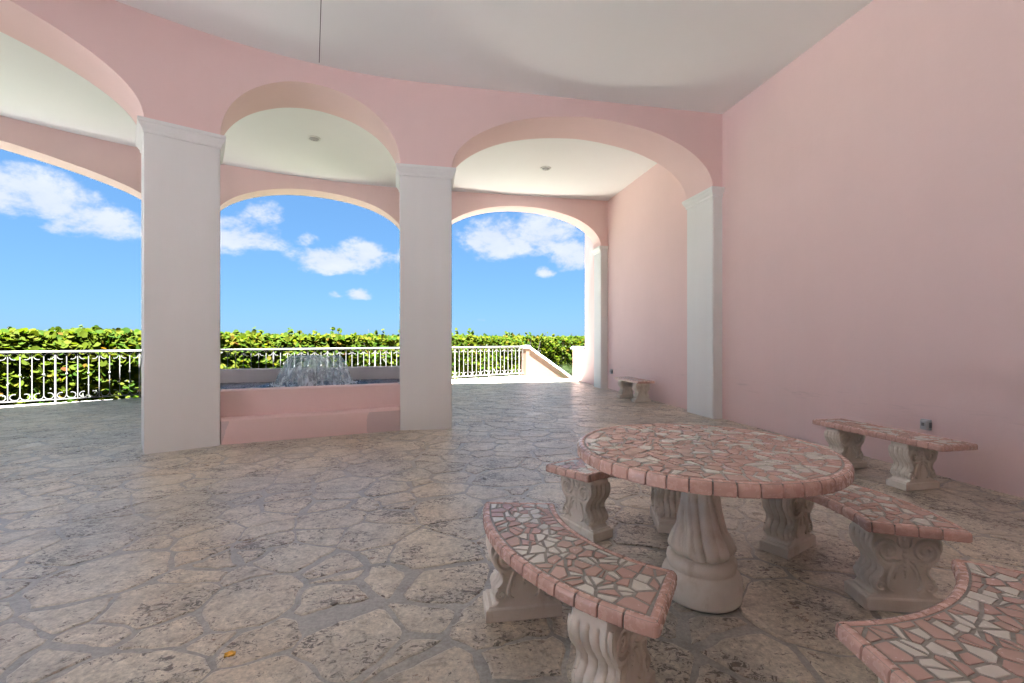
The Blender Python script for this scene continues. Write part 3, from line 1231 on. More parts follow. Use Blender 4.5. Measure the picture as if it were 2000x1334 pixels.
def build_jet():
    prof = [(.026, .765), (.034, .80), (.05, .85), (.075, .90), (.11, .95), (.16, .99), (.22, 1.018), (.29, 1.030), (.35, 1.030), (.39, 1.012), (.425, .965), (.46, .89), (.49, .82), (.52, .74), (.548, .66), (.57, .57)]
    # resample
    fine = []
    for i in range(len(prof) - 1):
        for k in range(3):
            fine.append((prof[i][0] + (prof[i + 1][0] - prof[i][0]) * k / 3, prof[i][1] + (prof[i + 1][1] - prof[i][1]) * k / 3))
    fine.append(prof[-1])
    n = 110
    v, f = [], []
    for i, (r, z) in enumerate(fine):
        fall = i / len(fine)
        for k in range(n):
            a = 2 * math.pi * k / n
            nn = mnoise.noise(Vector((math.cos(a) * 3.5, math.sin(a) * 3.5, z * 3.0 + 2)))
            n2 = mnoise.noise(Vector((math.cos(a) * 11, math.sin(a) * 11, z * 9)))
            rr = r * (1 + (0.02 + .05 * fall) * nn + .025 * fall * n2)
            v.append((rr * math.cos(a), rr * math.sin(a), z + .012 * nn * (1 if i > 4 else 0) + 0.006 * n2))
    for i in range(len(fine) - 1):
        for k in range(n):
            j = (k + 1) % n
            f.append((i * n + k, i * n + j, (i + 1) * n + j, (i + 1) * n + k))
    link('water_bell', mesh_of(v, f), m_jet, fount, (jc.x, jc.y, 0), smooth=True)
    # foam and drops where the sheet lands
    mb = MB()
    for _ in range(420):
        a = random.uniform(0, 2 * math.pi)
        r = random.gauss(.555, .045)
        z = WZ + .004 + abs(random.gauss(0, .022))
        mb.ball((r * math.cos(a), r * math.sin(a), z), random.uniform(.004, .013), 5, 4, (1, 1, .8))
    for _ in range(110):
        a = random.uniform(0, 2 * math.pi)
        t = random.uniform(0, 1)
        mb.ball(((.46 + .16 * t) * math.cos(a), (.46 + .16 * t) * math.sin(a), .88 - .28 * t + random.gauss(0, .02)), random.uniform(.0025, .006), 5, 4, (1, 1, 1.8))
    fo = mb.build('foam', m_foam, fount, loc=(jc.x, jc.y, 0), smooth=True)
    fo['kind'] = 'stuff'


build_jet()


# ------------------------------------------------------------------ carved bench legs (shared by all the benches)
def leg_profile(z):
    pts = [(.062, .150), (.085, .128), (.105, .138), (.125, .146), (.145, .140), (.160, .122), (.18, .108), (.205, .110), (.235, .128), (.265, .150), (.295, .163), (.325, .164), (.35, .156), (.372, .150), (.395, .150)]
    if z <= pts[0][0]:
        return pts[0][1]
    for (z0, x0), (z1, x1) in zip(pts, pts[1:]):
        if z <= z1:
            t = (z - z0) / (z1 - z0)
            t = t * t * (3 - 2 * t) * .5 + t * .5
            return x0 + (x1 - x0) * t
    return pts[-1][1]


LEG_TH = 0.15


def make_leg_meshes():
    th = LEG_TH
    mb = MB()
    rings = []
    M = 28
    zs = [.06 + (.395 - .06) * k / 46 for k in range(47)]
    for z in zs:
        xo = leg_profile(z)
        flute = 0.0 if z < .085 or z > .355 else min(1, (z - .085) / .02, (.355 - z) / .02)
        ring = []
        for s in (1, -1):
            for k in range(M + 1):
                y = (-th / 2 + th * k / M) * s
                e = abs(k / M - .5) * 2
                rib = abs(math.sin(math.pi * (k / M) * 4)) ** 0.6
                x = xo - 0.011 * flute * (1 - rib) * (1 if e < .97 else 0) - 0.012 * max(0, e - .86) / .14
                ring.append((x * s, y, z))
        rings.append(ring)
    mb.loft(rings)
    body = mesh_of(mb.v, mb.f)
    # plinth with a moulded top
    mb = MB()
    sq = lambda a, b: [(-a, -b), (a, -b), (a, b), (-a, b)]
    R_ = [(0.0, .176, .083), (.052, .176, .083), (.057, .173, .080), (.060, .165, .076), (.068, .160, .074)]
    mb.loft([[(x, y, z) for x, y in sq(a, b)] for z, a, b in R_])
    plinth = mesh_of(mb.v, mb.f)
    # relief on both wide faces
    relief = []
    for fy in (-1, 1):
        mb = MB()
        y0 = fy * (th / 2 + 0.001)
        P = lambda x, z: (x, y0, z)
        for s in (-1, 1):
            # upper volute
            pts, rad = [], []
            for k in range(46):
                a = R(-118) + R(730) * k / 45
                r = 0.060 * (1 - k / 45 * .84)
                pts.append(P(s * (.083 + r * math.cos(a)), .285 + r * math.sin(a)))
                rad.append(0.0135 * (1 - .45 * k / 45))
            # stem that runs down from the volute to the lower scroll
            b0 = Vector((.083 + .060 * math.cos(R(-118)), .285 + .060 * math.sin(R(-118))))
            stem = []
            for k in range(16):
                t = k / 15
                q = (1 - t) ** 3 * Vector((.050, .098)) + 3 * (1 - t) ** 2 * t * Vector((.118, .120)) + 3 * (1 - t) * t * t * Vector((.012, .245)) + t ** 3 * b0
                stem.append(P(s * q.x, q.y))
            mb.tube(stem[:-1] + pts, [.008 + .0055 * k / 14 for k in range(15)] + rad, 6, 1.2, (0, 1, 0))
            # outer band following the silhouette
            band = [P(s * (leg_profile(z) - .012), z) for z in [.15 + .2 * k / 22 for k in range(23)]]
            mb.tube(band, .0075, 6, 1.2, (0, 1, 0))
            # lower small scroll
            pts = []
            for k in range(26):
                a = R(70) - R(520) * k / 25
                r = .027 * (1 - .78 * k / 25)
                pts.append(P(s * (.108 + r * math.cos(a)), .116 + r * math.sin(a)))
            mb.tube(pts, [.0075 - .003 * k / 25 for k in range(26)], 6, 1.2, (0, 1, 0))
            # inner leaf curls
            for (x0, z0, x1, z1, x2, z2) in ((.020, .215, .046, .205, .050, .150), (.016, .300, .034, .315, .030, .345), (.018, .240, .040, .228, .058, .232)):
                pts = []
                for k in range(9):
                    t = k / 8
                    pts.append(P(s * ((1 - t) ** 2 * x0 + 2 * (1 - t) * t * x1 + t * t * x2), (1 - t) ** 2 * z0 + 2 * (1 - t) * t * z1 + t * t * z2))
                mb.tube(pts, [.003 + .0065 * math.sin(math.pi * (k + .6) / 9.2) for k in range(9)], 6, 1.2, (0, 1, 0))
        # central drop of buds
        for z, r in ((.335, .013), (.312, .017), (.285, .014), (.262, .016), (.238, .013), (.215, .012), (.194, .010), (.176, .008), (.161, .006)):
            mb.ball((0, y0, z), r, 8, 6, (1, .55, 1.05))
        relief.append(mesh_of(mb.v, mb.f))
    for me in (body, plinth, *relief):
        me.materials.append(m_cast)
        me.polygons.foreach_set('use_smooth', [True] * len(me.polygons))
        me.set_sharp_from_angle(angle=R(42))
    plinth.polygons.foreach_set('use_smooth', [False] * len(plinth.polygons))
    return body, plinth, relief


LEG_BODY, LEG_PLINTH, LEG_RELIEF = make_leg_meshes()


def add_leg(parent, loc, rotz):
    l = link('leg', LEG_BODY, m_cast, parent, loc, rotz)
    link('plinth', LEG_PLINTH, m_cast, l, (0, 0, 0))
    for me in LEG_RELIEF:
        link('carved_scroll', me, m_cast, l, (0, 0, 0))
    return l


# ------------------------------------------------------------------ mosaic tops
def tile_mesh(poly, z, h=0.0035, bev=0.0022):
    ins = offset_poly(poly, -bev)
    n = len(poly)
    zt = z + h + random.uniform(-.0006, .0006)
    tx, ty = random.gauss(0, .006), random.gauss(0, .006)
    cx = sum(p[0] for p in poly) / n
    cy_ = sum(p[1] for p in poly) / n
    v = [(x, y, z - .002) for x, y in poly] + [(x, y, zt - .0016) for x, y in poly] + [(x, y, zt + (x - cx) * tx + (y - cy_) * ty) for x, y in ins]
    f = []
    for k in (0, 1):
        for i in range(n):
            j = (i + 1) % n
            f.append((k * n + i, k * n + j, (k + 1) * n + j, (k + 1) * n + i))
    f.append(tuple(2 * n + i for i in range(n)))
    return mesh_of(v, f)


def pick(border):
    u = random.random()
    if border:
        return m_tile_clay if u < .55 else (m_tile_pink if u < .75 else m_tile_cream)
    return m_tile_cream if u < .40 else (m_tile_pink if u < .80 else m_tile_clay)


def edge_ring(parent, loop, breaks, z_top, z_bot, rr=0.020, depth=0.032, gap=0.0045):
    """bullnose tiles along a closed loop of (point, outward normal); breaks are arc-length cuts"""
    n = len(loop)
    cum = [0.0]
    for i in range(n):
        cum.append(cum[-1] + (loop[(i + 1) % n][0] - loop[i][0]).length)
    tot = cum[-1]

    def at(s):
        s %= tot
        lo, hi = 0, n
        while hi - lo > 1:
            m = (lo + hi) // 2
            if cum[m] <= s:
                lo = m
            else:
                hi = m
        t = (s - cum[lo]) / max(1e-9, cum[lo + 1] - cum[lo])
        a, b = loop[lo], loop[(lo + 1) % n]
        return a[0].lerp(b[0], t), (a[1].lerp(b[1], t)).normalized()
    prof = [(-depth, z_top - .002), (-depth + .003, z_top)]
    for k in range(6):
        a = R(90) * k / 5
        prof.append((-rr + rr * math.sin(a), z_top - rr + rr * math.cos(a)))
    prof += [(0, z_bot + .004), (-.004, z_bot), (-depth, z_bot)]
    bs = sorted(b % tot for b in breaks)
    for i in range(len(bs)):
        s0, s1 = bs[i] + gap / 2, (bs[i + 1] if i + 1 < len(bs) else bs[0] + tot) - gap / 2
        ss = [s0, s0 + .002]
        # keep the loop's own vertices so that corners stay round
        for base in (0, tot):
            ss += [c + base for c in cum[:-1] if s0 + .003 < c + base < s1 - .003]
        ss += [s1 - .002, s1]
        ss.sort()
        rings = []
        for q, s in enumerate(ss):
            p, nn = at(s)
            k = .0018 if q in (0, len(ss) - 1) else 0.0
            rings.append([(p.x + nn.x * (d - k), p.y + nn.y * (d - k), z - (k if z > (z_top + z_bot) / 2 else -k)) for d, z in prof])
        mb = MB()
        mb.loft(rings)
        smooth_by_angle(mb.build('edge_tile', m_edge, parent), 40)


def split(a, b, size):
    n = max(1, round((b - a) / size))
    return [a + (b - a) * k / n for k in range(n)]


def loop_from(corners_edges, rf):
    """corners_edges: list of edges, each a list of (point, normal); fillet of radius rf between them"""
    loop, starts = [], []
    m = len(corners_edges)
    for i, e in enumerate(corners_edges):
        starts.append(len(loop))
        for p, nn in e:
            loop.append((p + nn * rf, nn))
        nxt = corners_edges[(i + 1) % m][0]
        n0, n1 = e[-1][1], nxt[1]
        a0 = math.atan2(n0.y, n0.x)
        da = (math.atan2(n1.y, n1.x) - a0 + math.pi) % (2 * math.pi) - math.pi
        for k in range(1, 5):
            a = a0 + da * k / 5
            nn = Vector((math.cos(a), math.sin(a)))
            loop.append((e[-1][0] + nn * rf, nn))
    return loop, starts


def loop_cum(loop):
    c = [0.0]
    for i in range(len(loop)):
        c.append(c[-1] + (loop[(i + 1) % len(loop)][0] - loop[i][0]).length)
    return c


def jitter_grid(L, W, size, jit=.34):
    nx, ny = max(2, round(L / size)), max(2, round(W / size))
    s = []
    for i in range(nx):
        for j in range(ny):
            off = .5 if j % 2 else 0
            x = (i + .5 + (off - .25) + random.uniform(-jit, jit)) / nx * L
            y = (j + .5 + random.uniform(-jit, jit)) / ny * W
            s.append((min(max(x, .008), L - .008), min(max(y, .008), W - .008)))
    # a few slivers between the larger pieces
    for _ in range(int(len(s) * .16)):
        s.append((random.uniform(.01, L - .01), random.uniform(.01, W - .01)))
    return s


def shards(poly, gap, prob, amin=0.0016):
    """break a piece in two by a random chord, the way hand-broken tile breaks"""
    ar = area2(poly)
    if ar < amin or random.random() > prob:
        return [poly]
    cx = sum(p[0] for p in poly) / len(poly) + random.gauss(0, .008)
    cy_ = sum(p[1] for p in poly) / len(poly) + random.gauss(0, .008)
    a = random.uniform(0, math.pi)
    nx, ny = math.cos(a), math.sin(a)
    one = clip(poly, cx - nx * gap / 2, cy_ - ny * gap / 2, nx, ny)
    two = clip(poly, cx + nx * gap / 2, cy_ + ny * gap / 2, -nx, -ny)
    return [q for q in (one, two) if len(q) >= 3]


def make_seat_tiles(seat, L, W, size, mapf, z, gap):
    seeds = jitter_grid(L, W, size)
    w = [random.uniform(0, (size * .42) ** 2) for _ in seeds]
    b = [(0, 0), (L, 0), (L, W), (0, W)]
    for (sx, sy), c in zip(seeds, power_cells(seeds, w, b, gap, size * 4)):
        if c is None:
            continue
        border = min(sx, sy, L - sx, W - sy) < size * .45
        for c in shards(c, gap, .5):
            c = clean(c, .006)
            if len(c) < 3 or area2(c) < 1.6e-4:
                continue
            poly = [mapf(x, y) for x, y in c]
            if area2(poly) < 0:
                poly.reverse()
            link('mosaic_tile', tile_mesh(poly, z), pick(border), seat)


def curved_bench(label, centre, a0, a1, r0, r1, size=0.062):
    """bench whose seat is a ring sector about centre (2D); angles in degrees"""
    am = R((a0 + a1) / 2)
    rm = (r0 + r1) / 2
    base = Vector(centre) + Vector((math.cos(am), math.sin(am))) * rm
    root = thing('curved_bench', label, 'bench', (base.x, base.y, 0), 0, 'curved mosaic benches around the round table')
    cl = Vector(centre) - base
    zt, zb = 0.445, 0.397
    A0, A1 = R(a0), R(a1)
    rf = 0.022
    n = 26
    pol = lambda r, a: cl + Vector((math.cos(a), math.sin(a))) * r
    d0, d1 = rf / r0, rf / r1
    out = []
    e = []
    for k in range(n + 1):
        a = A0 + d1 + (A1 - A0 - 2 * d1) * k / n
        e.append((pol(r1 - rf, a), Vector((math.cos(a), math.sin(a)))))
    out.append(e)
    nn = Vector((-math.sin(A1), math.cos(A1)))
    out.append([(pol(r1 - rf, A1 - d1), nn), (pol(r0 + rf, A1 - d0), nn)])
    e = []
    for k in range(n + 1):
        a = A1 - d0 - (A1 - A0 - 2 * d0) * k / n
        e.append((pol(r0 + rf, a), Vector((-math.cos(a), -math.sin(a)))))
    out.append(e)
    nn = Vector((math.sin(A0), -math.cos(A0)))
    out.append([(pol(r0 + rf, A0 + d0), nn), (pol(r1 - rf, A0 + d1), nn)])
    loop, starts = loop_from(out, rf)
    cum = loop_cum(loop)
    # slab of grout under the tiles
    core = [tuple(p - q * 0.008) for p, q in loop]
    core = clean(core, .002)
    mb = MB()
    mb.prism(core, zb + .002, zt - .0035)
    seat = mb.build('seat', m_grout, root)
    br = []
    for i, s in enumerate(starts):
        a = cum[s]
        b = cum[starts[i + 1]] if i + 1 < len(starts) else cum[-1]
        fil = rf * math.pi / 2
        br += split(a, b - fil, 0.088)
    edge_ring(seat, loop, br, zt, zb)
    # mosaic
    mrg = 0.040
    L = (A1 - A0) * rm - 2 * mrg
    W = r1 - r0 - 2 * mrg

    def mapf(x, y):
        a = A0 + (x + mrg) / rm
        p = pol(r0 + mrg + y, a)
        return (p.x, p.y)
    make_seat_tiles(seat, L, W, size, mapf, zt - .0035, 0.0105)
    for f in (0.19, 0.81):
        a = A0 + (A1 - A0) * f
        p = pol(rm + .004, a)
        add_leg(root, (p.x, p.y, 0.0035), a)
    return root


def straight_bench(label, yc, gap, length, legs):
    """bench along the right-hand wall"""
    w = 0.37
    c = wall_pt(yc, gap + w / 2)
    root = thing('wall_bench', label, 'bench', (c.x, c.y, 0), math.atan2(U.y, U.x), 'straight mosaic benches along the wall')
    zt, zb = 0.455, 0.405
    rf = 0.02
    hl, hw_ = length / 2, w / 2
    cs = [Vector((-hl, -hw_)), Vector((hl, -hw_)), Vector((hl, hw_)), Vector((-hl, hw_))]
    ns = [Vector((0, -1)), Vector((1, 0)), Vector((0, 1)), Vector((-1, 0))]
    edges = []
    for i in range(4):
        a, b = cs[i], cs[(i + 1) % 4]
        d = (b - a).normalized()
        edges.append([(a + d * rf - ns[i] * rf, ns[i]), (b - d * rf - ns[i] * rf, ns[i])])
    loop, starts = loop_from(edges, rf)
    cum = loop_cum(loop)
    mb = MB()
    mb.prism(clean([tuple(p - q * .008) for p, q in loop], .002), zb + .002, zt - .0035)
    seat = mb.build('seat', m_grout, root)
    br = []
    for i, s in enumerate(starts):
        a = cum[s]
        b = cum[starts[i + 1]] if i + 1 < len(starts) else cum[-1]
        br += split(a, b - rf * math.pi / 2, 0.085)
    edge_ring(seat, loop, br, zt, zb)
    mrg = .039
    make_seat_tiles(seat, length - 2 * mrg, w - 2 * mrg, 0.068, lambda x, y: (x - hl + mrg, y - hw_ + mrg), zt - .0035, .008)
    for x in legs:
        add_leg(root, (x, 0, 0.0115), R(90))
    return root


# ------------------------------------------------------------------ round table
TC = Vector((0.955, 2.30))


def build_table():
    root = thing('round_table', 'round table with pink and cream broken-tile top on a fluted white pedestal', 'table', (TC.x, TC.y, 0))
    zt, zb, rr = 0.748, 0.692, 0.62
    mb = MB()
    mb.lathe([(rr - .012, zb + .003), (rr - .010, zb + .005), (rr - .010, zt - .0035)], 72)
    top = mb.build('tabletop', m_grout, root)
    loop = []
    n = 138
    for k in range(n):
        a = 2 * math.pi * k / n
        d = Vector((math.cos(a), math.sin(a)))
        loop.append((d * rr, d))
    cum = loop_cum(loop)
    edge_ring(top, loop, [cum[-1] * k / 46 + .01 for k in range(46)], zt, zb, 0.024, 0.034)
    # mosaic laid in rings
    rin = rr - 0.043
    seeds = [(0.0, 0.0)]
    kinds = [False]
    nr = 9
    for q in range(1, nr + 1):
        r = rin * (q - .25) / (nr + .25)
        m = max(5, int(2 * math.pi * r / 0.078))
        ph = random.uniform(0, 6.28)
        for k in range(m):
            a = ph + 2 * math.pi * (k + random.uniform(-.24, .24)) / m
            r2 = min(r + random.uniform(-.019, .019), rin - .016)
            seeds.append((r2 * math.cos(a), r2 * math.sin(a)))
            kinds.append(q == nr)
    bound = [(rin * math.cos(2 * math.pi * k / 96), rin * math.sin(2 * math.pi * k / 96)) for k in range(96)]
    w = [random.uniform(0, .0007) for _ in seeds]
    tiles = []
    for s, kd, c in zip(seeds, kinds, power_cells(seeds, w, bound, .0105, .3)):
        if c is None:
            continue
        for c in shards(c, .0105, .62, .0022):
            c = clean(c, .006)
            if len(c) < 3 or area2(c) < 1.8e-4:
                continue
            u = random.random()
            if kd:
                m = m_tile_cream if u < .45 else m_tile_pink
            else:
                m = m_tile_cream if u < .30 else (m_tile_pink if u < .80 else m_tile_clay)
            tiles.append((area2(c), c, m))
    tiles.sort(key=lambda t: -t[0])
    print('table tiles', len(tiles))
    rest = []
    for k, (a, c, m) in enumerate(tiles):
        if k < 300:
            link('mosaic_tile', tile_mesh(c, zt - .0035), m, top)
        else:
            rest.append((c, m))
    if rest:
        mb = MB()
        for c, m in rest:
            me = tile_mesh(c, zt - .0035)
            mb.add([tuple(v.co) for v in me.vertices], [tuple(p.vertices) for p in me.polygons])
            bpy.data.meshes.remove(me)
        o = mb.build('small_mosaic_tiles', m_tile_pink, top)
        o['kind'] = 'stuff'
    # pedestal: moulded foot and twisted drapery shaft
    mb = MB()
    foot = [(.0, .0035), (.178, .0035), (.186, .012), (.189, .03), (.190, .085), (.188, .105), (.180, .125), (.168, .140), (.160, .146), (.158, .150), (.160, .156), (.164, .164), (.166, .178), (.164, .194), (.156, .206), (.146, .211), (.12, .213)]
    mb.lathe(foot, 56)
    ft = mb.build('pedestal', m_cast, root, smooth=True)
    ft.data.set_sharp_from_angle(angle=R(50))
    mb = MB()
    prof = []
    for k in range(49):
        t = k / 48
        z = .205 + (.695 - .205) * t
        r = .142 + .016 * math.sin(math.pi * min(1, t / .28)) - .078 * (max(0, t - .1) / .9) ** .68
        if t > .9:
            r += .03 * ((t - .9) / .1) ** 2
        if t < .06:
            r -= .02 * (1 - t / .06)
        prof.append((r, z))

    def folds(r, z, a):
        # draped cloth: broad lobes parted by sharp creases that wind slowly round the shaft
        t = (z - .205) / .49
        b = a + 0.75 * t + .10 * math.sin(3 * a + 5 * t)
        lobe = abs(math.sin(3.5 * b + .4 * math.sin(b))) ** .55
        fine = abs(math.sin(8.5 * b + 1.3)) ** .7
        amp = min(1.0, .35 + t / .12) * (1 - .35 * t)
        return r * (1 - .20 * amp * (1 - lobe) - .075 * amp * (1 - fine) + .05 * amp)
    mb.lathe(prof, 196, fn=folds)
    s = mb.build('fluted_shaft', m_cast, ft, smooth=True)


build_table()

curved_bench('curved mosaic bench in the left foreground, its scrolled end nearest the camera', TC, 176.5, 241.5, 0.735, 1.10)
curved_bench('curved mosaic bench behind the table, its left end showing past the tabletop', TC, 70.0, 134.0, 0.70, 1.06)
curved_bench('curved mosaic bench to the right of the table, carved leg facing the camera', TC, -17.5, 46.5, 0.705, 1.10)
curved_bench('curved mosaic bench cut off by the lower right corner, broad tiled seat', (0.965, 2.235), -90.5, -33.0, 0.87, 1.29)

straight_bench('straight mosaic bench against the pink wall right of the round table', 4.30, 0.43, 1.22, (-.25, .40))
straight_bench('small far mosaic bench against the pink wall inside the porch', 9.78, 0.19, 1.17, (-.36, .36))


# ------------------------------------------------------------------ outlets, ceiling fixtures, scrap on the floor
def outlet(label, y, z, w, h, dep):
    p = wall_pt(y)
    root = thing('wall_outlet', label, 'outlet', (p.x, p.y, z), math.atan2(U.y, U.x), 'weatherproof outlets on the pink wall')
    mb = MB()
    q = [(-w / 2, 0), (w / 2, 0), (w / 2, dep * .55), (-w / 2, dep * .55)]
    mb.prism(q, -h / 2, h / 2)
    b = mb.build('box', m_greybox, root)
    mb = MB()
    mb.prism([(-w * .42, dep * .55), (w * .42, dep * .55), (w * .36, dep), (-w * .36, dep)], -h * .42, h * .42, .006)
    mb.build('cover', m_greybox, root)
    mb = MB()
    mb.box((-w / 2 - .004, dep * .4, 0), (.008, dep * .5, h * .5))
    mb.box((w * .0, dep + .003, h * .05), (w * .3, .006, h * .3))
    mb.build('latch', m_darkbox, root)


outlet('grey weatherproof outlet box just above the bench right of the table', 4.39, 0.465, 0.078, 0.10, 0.05)
outlet('small grey outlet box beside the far white pilaster', 11.72, 0.47, 0.09, 0.12, 0.055)


def fixture(label, x, y):
    root = thing('ceiling_fixture', label, 'ceiling light', (x, y, H_CEIL), 0, 'round ceiling fixtures in the porch')
    mb = MB()
    mb.lathe([(.115, 0.0), (.115, -.006), (.108, -.016), (.082, -.018), (.080, -.010), (.080, 0.0)], 32)
    mb.build('trim_ring', m_fixture, root, smooth=False)
    mb = MB()
    mb.lathe([(.079, -.004), (.076, -.022), (.055, -.034), (.02, -.038), (.001, -.038)], 28)
    mb.build('grille', m_grille, root, smooth=True)
    mb = MB()
    for r in (.03, .05, .068):
        pts = [(r * math.cos(2 * math.pi * k / 24), r * math.sin(2 * math.pi * k / 24), -.039 + .25 * max(0, r - .03) ** 1.0) for k in range(25)]
        mb.tube(pts, .003, 4)
    mb.build('grille_ring', m_fixture, root)


fixture('round white ceiling fixture seen through the middle arch', -3.60, 8.28)
fixture('round white ceiling fixture seen through the right-hand arch', 0.72, 9.72)


def build_scrap():
    v, f = [], []
    n, m = 9, 6
    for j in range(m):
        for i in range(n):
            a, b = i / (n - 1) * 2 - 1, j / (m - 1) * 2 - 1
            k = math.sqrt(max(.05, 1 - a * a * .8))
            nn = mnoise.noise(Vector((a * 2.2, b * 2.2, 3.3)))
            v.append((a * .019, b * .011 * k, .012 + .010 * nn + .010 * b * b))
    for j in range(m - 1):
        for i in range(n - 1):
            q = j * n + i
            f.append((q, q + 1, q + n + 1, q + n))
    o = link('fallen_petal', mesh_of(v, f), m_scrap, None, (-1.135, 1.83, 0.0), R(20), smooth=True)
    md = o.modifiers.new('thick', 'SOLIDIFY')
    md.thickness = 0.003
    tag(o, 'small crumpled yellow petal lying on the stone floor in the foreground', 'petal')


build_scrap()


# ------------------------------------------------------------------ sea grape hedge
def leaf_arrays(pos, nrm, size, cup=0.18):
    """rounded leaves: 8 rim vertices and 3 quads each"""
    n = len(pos)
    ref = np.tile(np.array([0.0, 0, 1.0]), (n, 1))
    ref[np.abs(nrm[:, 2]) > .9] = (1, 0, 0)
    u = np.cross(ref, nrm)
    u /= np.linalg.norm(u, axis=1)[:, None]
    w = np.cross(nrm, u)
    th = rng.uniform(0, 2 * np.pi, n)
    c, s = np.cos(th)[:, None], np.sin(th)[:, None]
    u, w = u * c + w * s, -u * s + w * c
    rim = []
    cups = rng.uniform(.4, 1.6, n)[:, None] * cup
    for k in range(8):
        a = 2 * math.pi * (k + .5) / 8
        x, y = math.cos(a), math.sin(a) * .92
        rim.append(pos + (u * x + w * y + nrm * (cups * abs(y))) * size[:, None])
    V_ = np.stack(rim, 1).reshape(-1, 3)
    q = np.array([[0, 1, 2, 3], [0, 3, 4, 7], [4, 5, 6, 7]])
    F_ = (np.arange(n)[:, None, None] * 8 + q[None]).reshape(-1, 4)
    return V_, F_


def mesh_np(V_, F_):
    me = bpy.data.meshes.new('mesh')
    me.vertices.add(len(V_))
    me.vertices.foreach_set('co', V_.astype(np.float32).ravel())
    me.loops.add(F_.size)
    me.loops.foreach_set('vertex_index', F_.astype(np.int32).ravel())
    me.polygons.add(len(F_))
    me.polygons.foreach_set('loop_start', np.arange(len(F_), dtype=np.int32) * F_.shape[1])
    me.polygons.foreach_set('loop_total', np.full(len(F_), F_.shape[1], dtype=np.int32))
    me.update(calc_edges=True)
    me.validate()
    return me


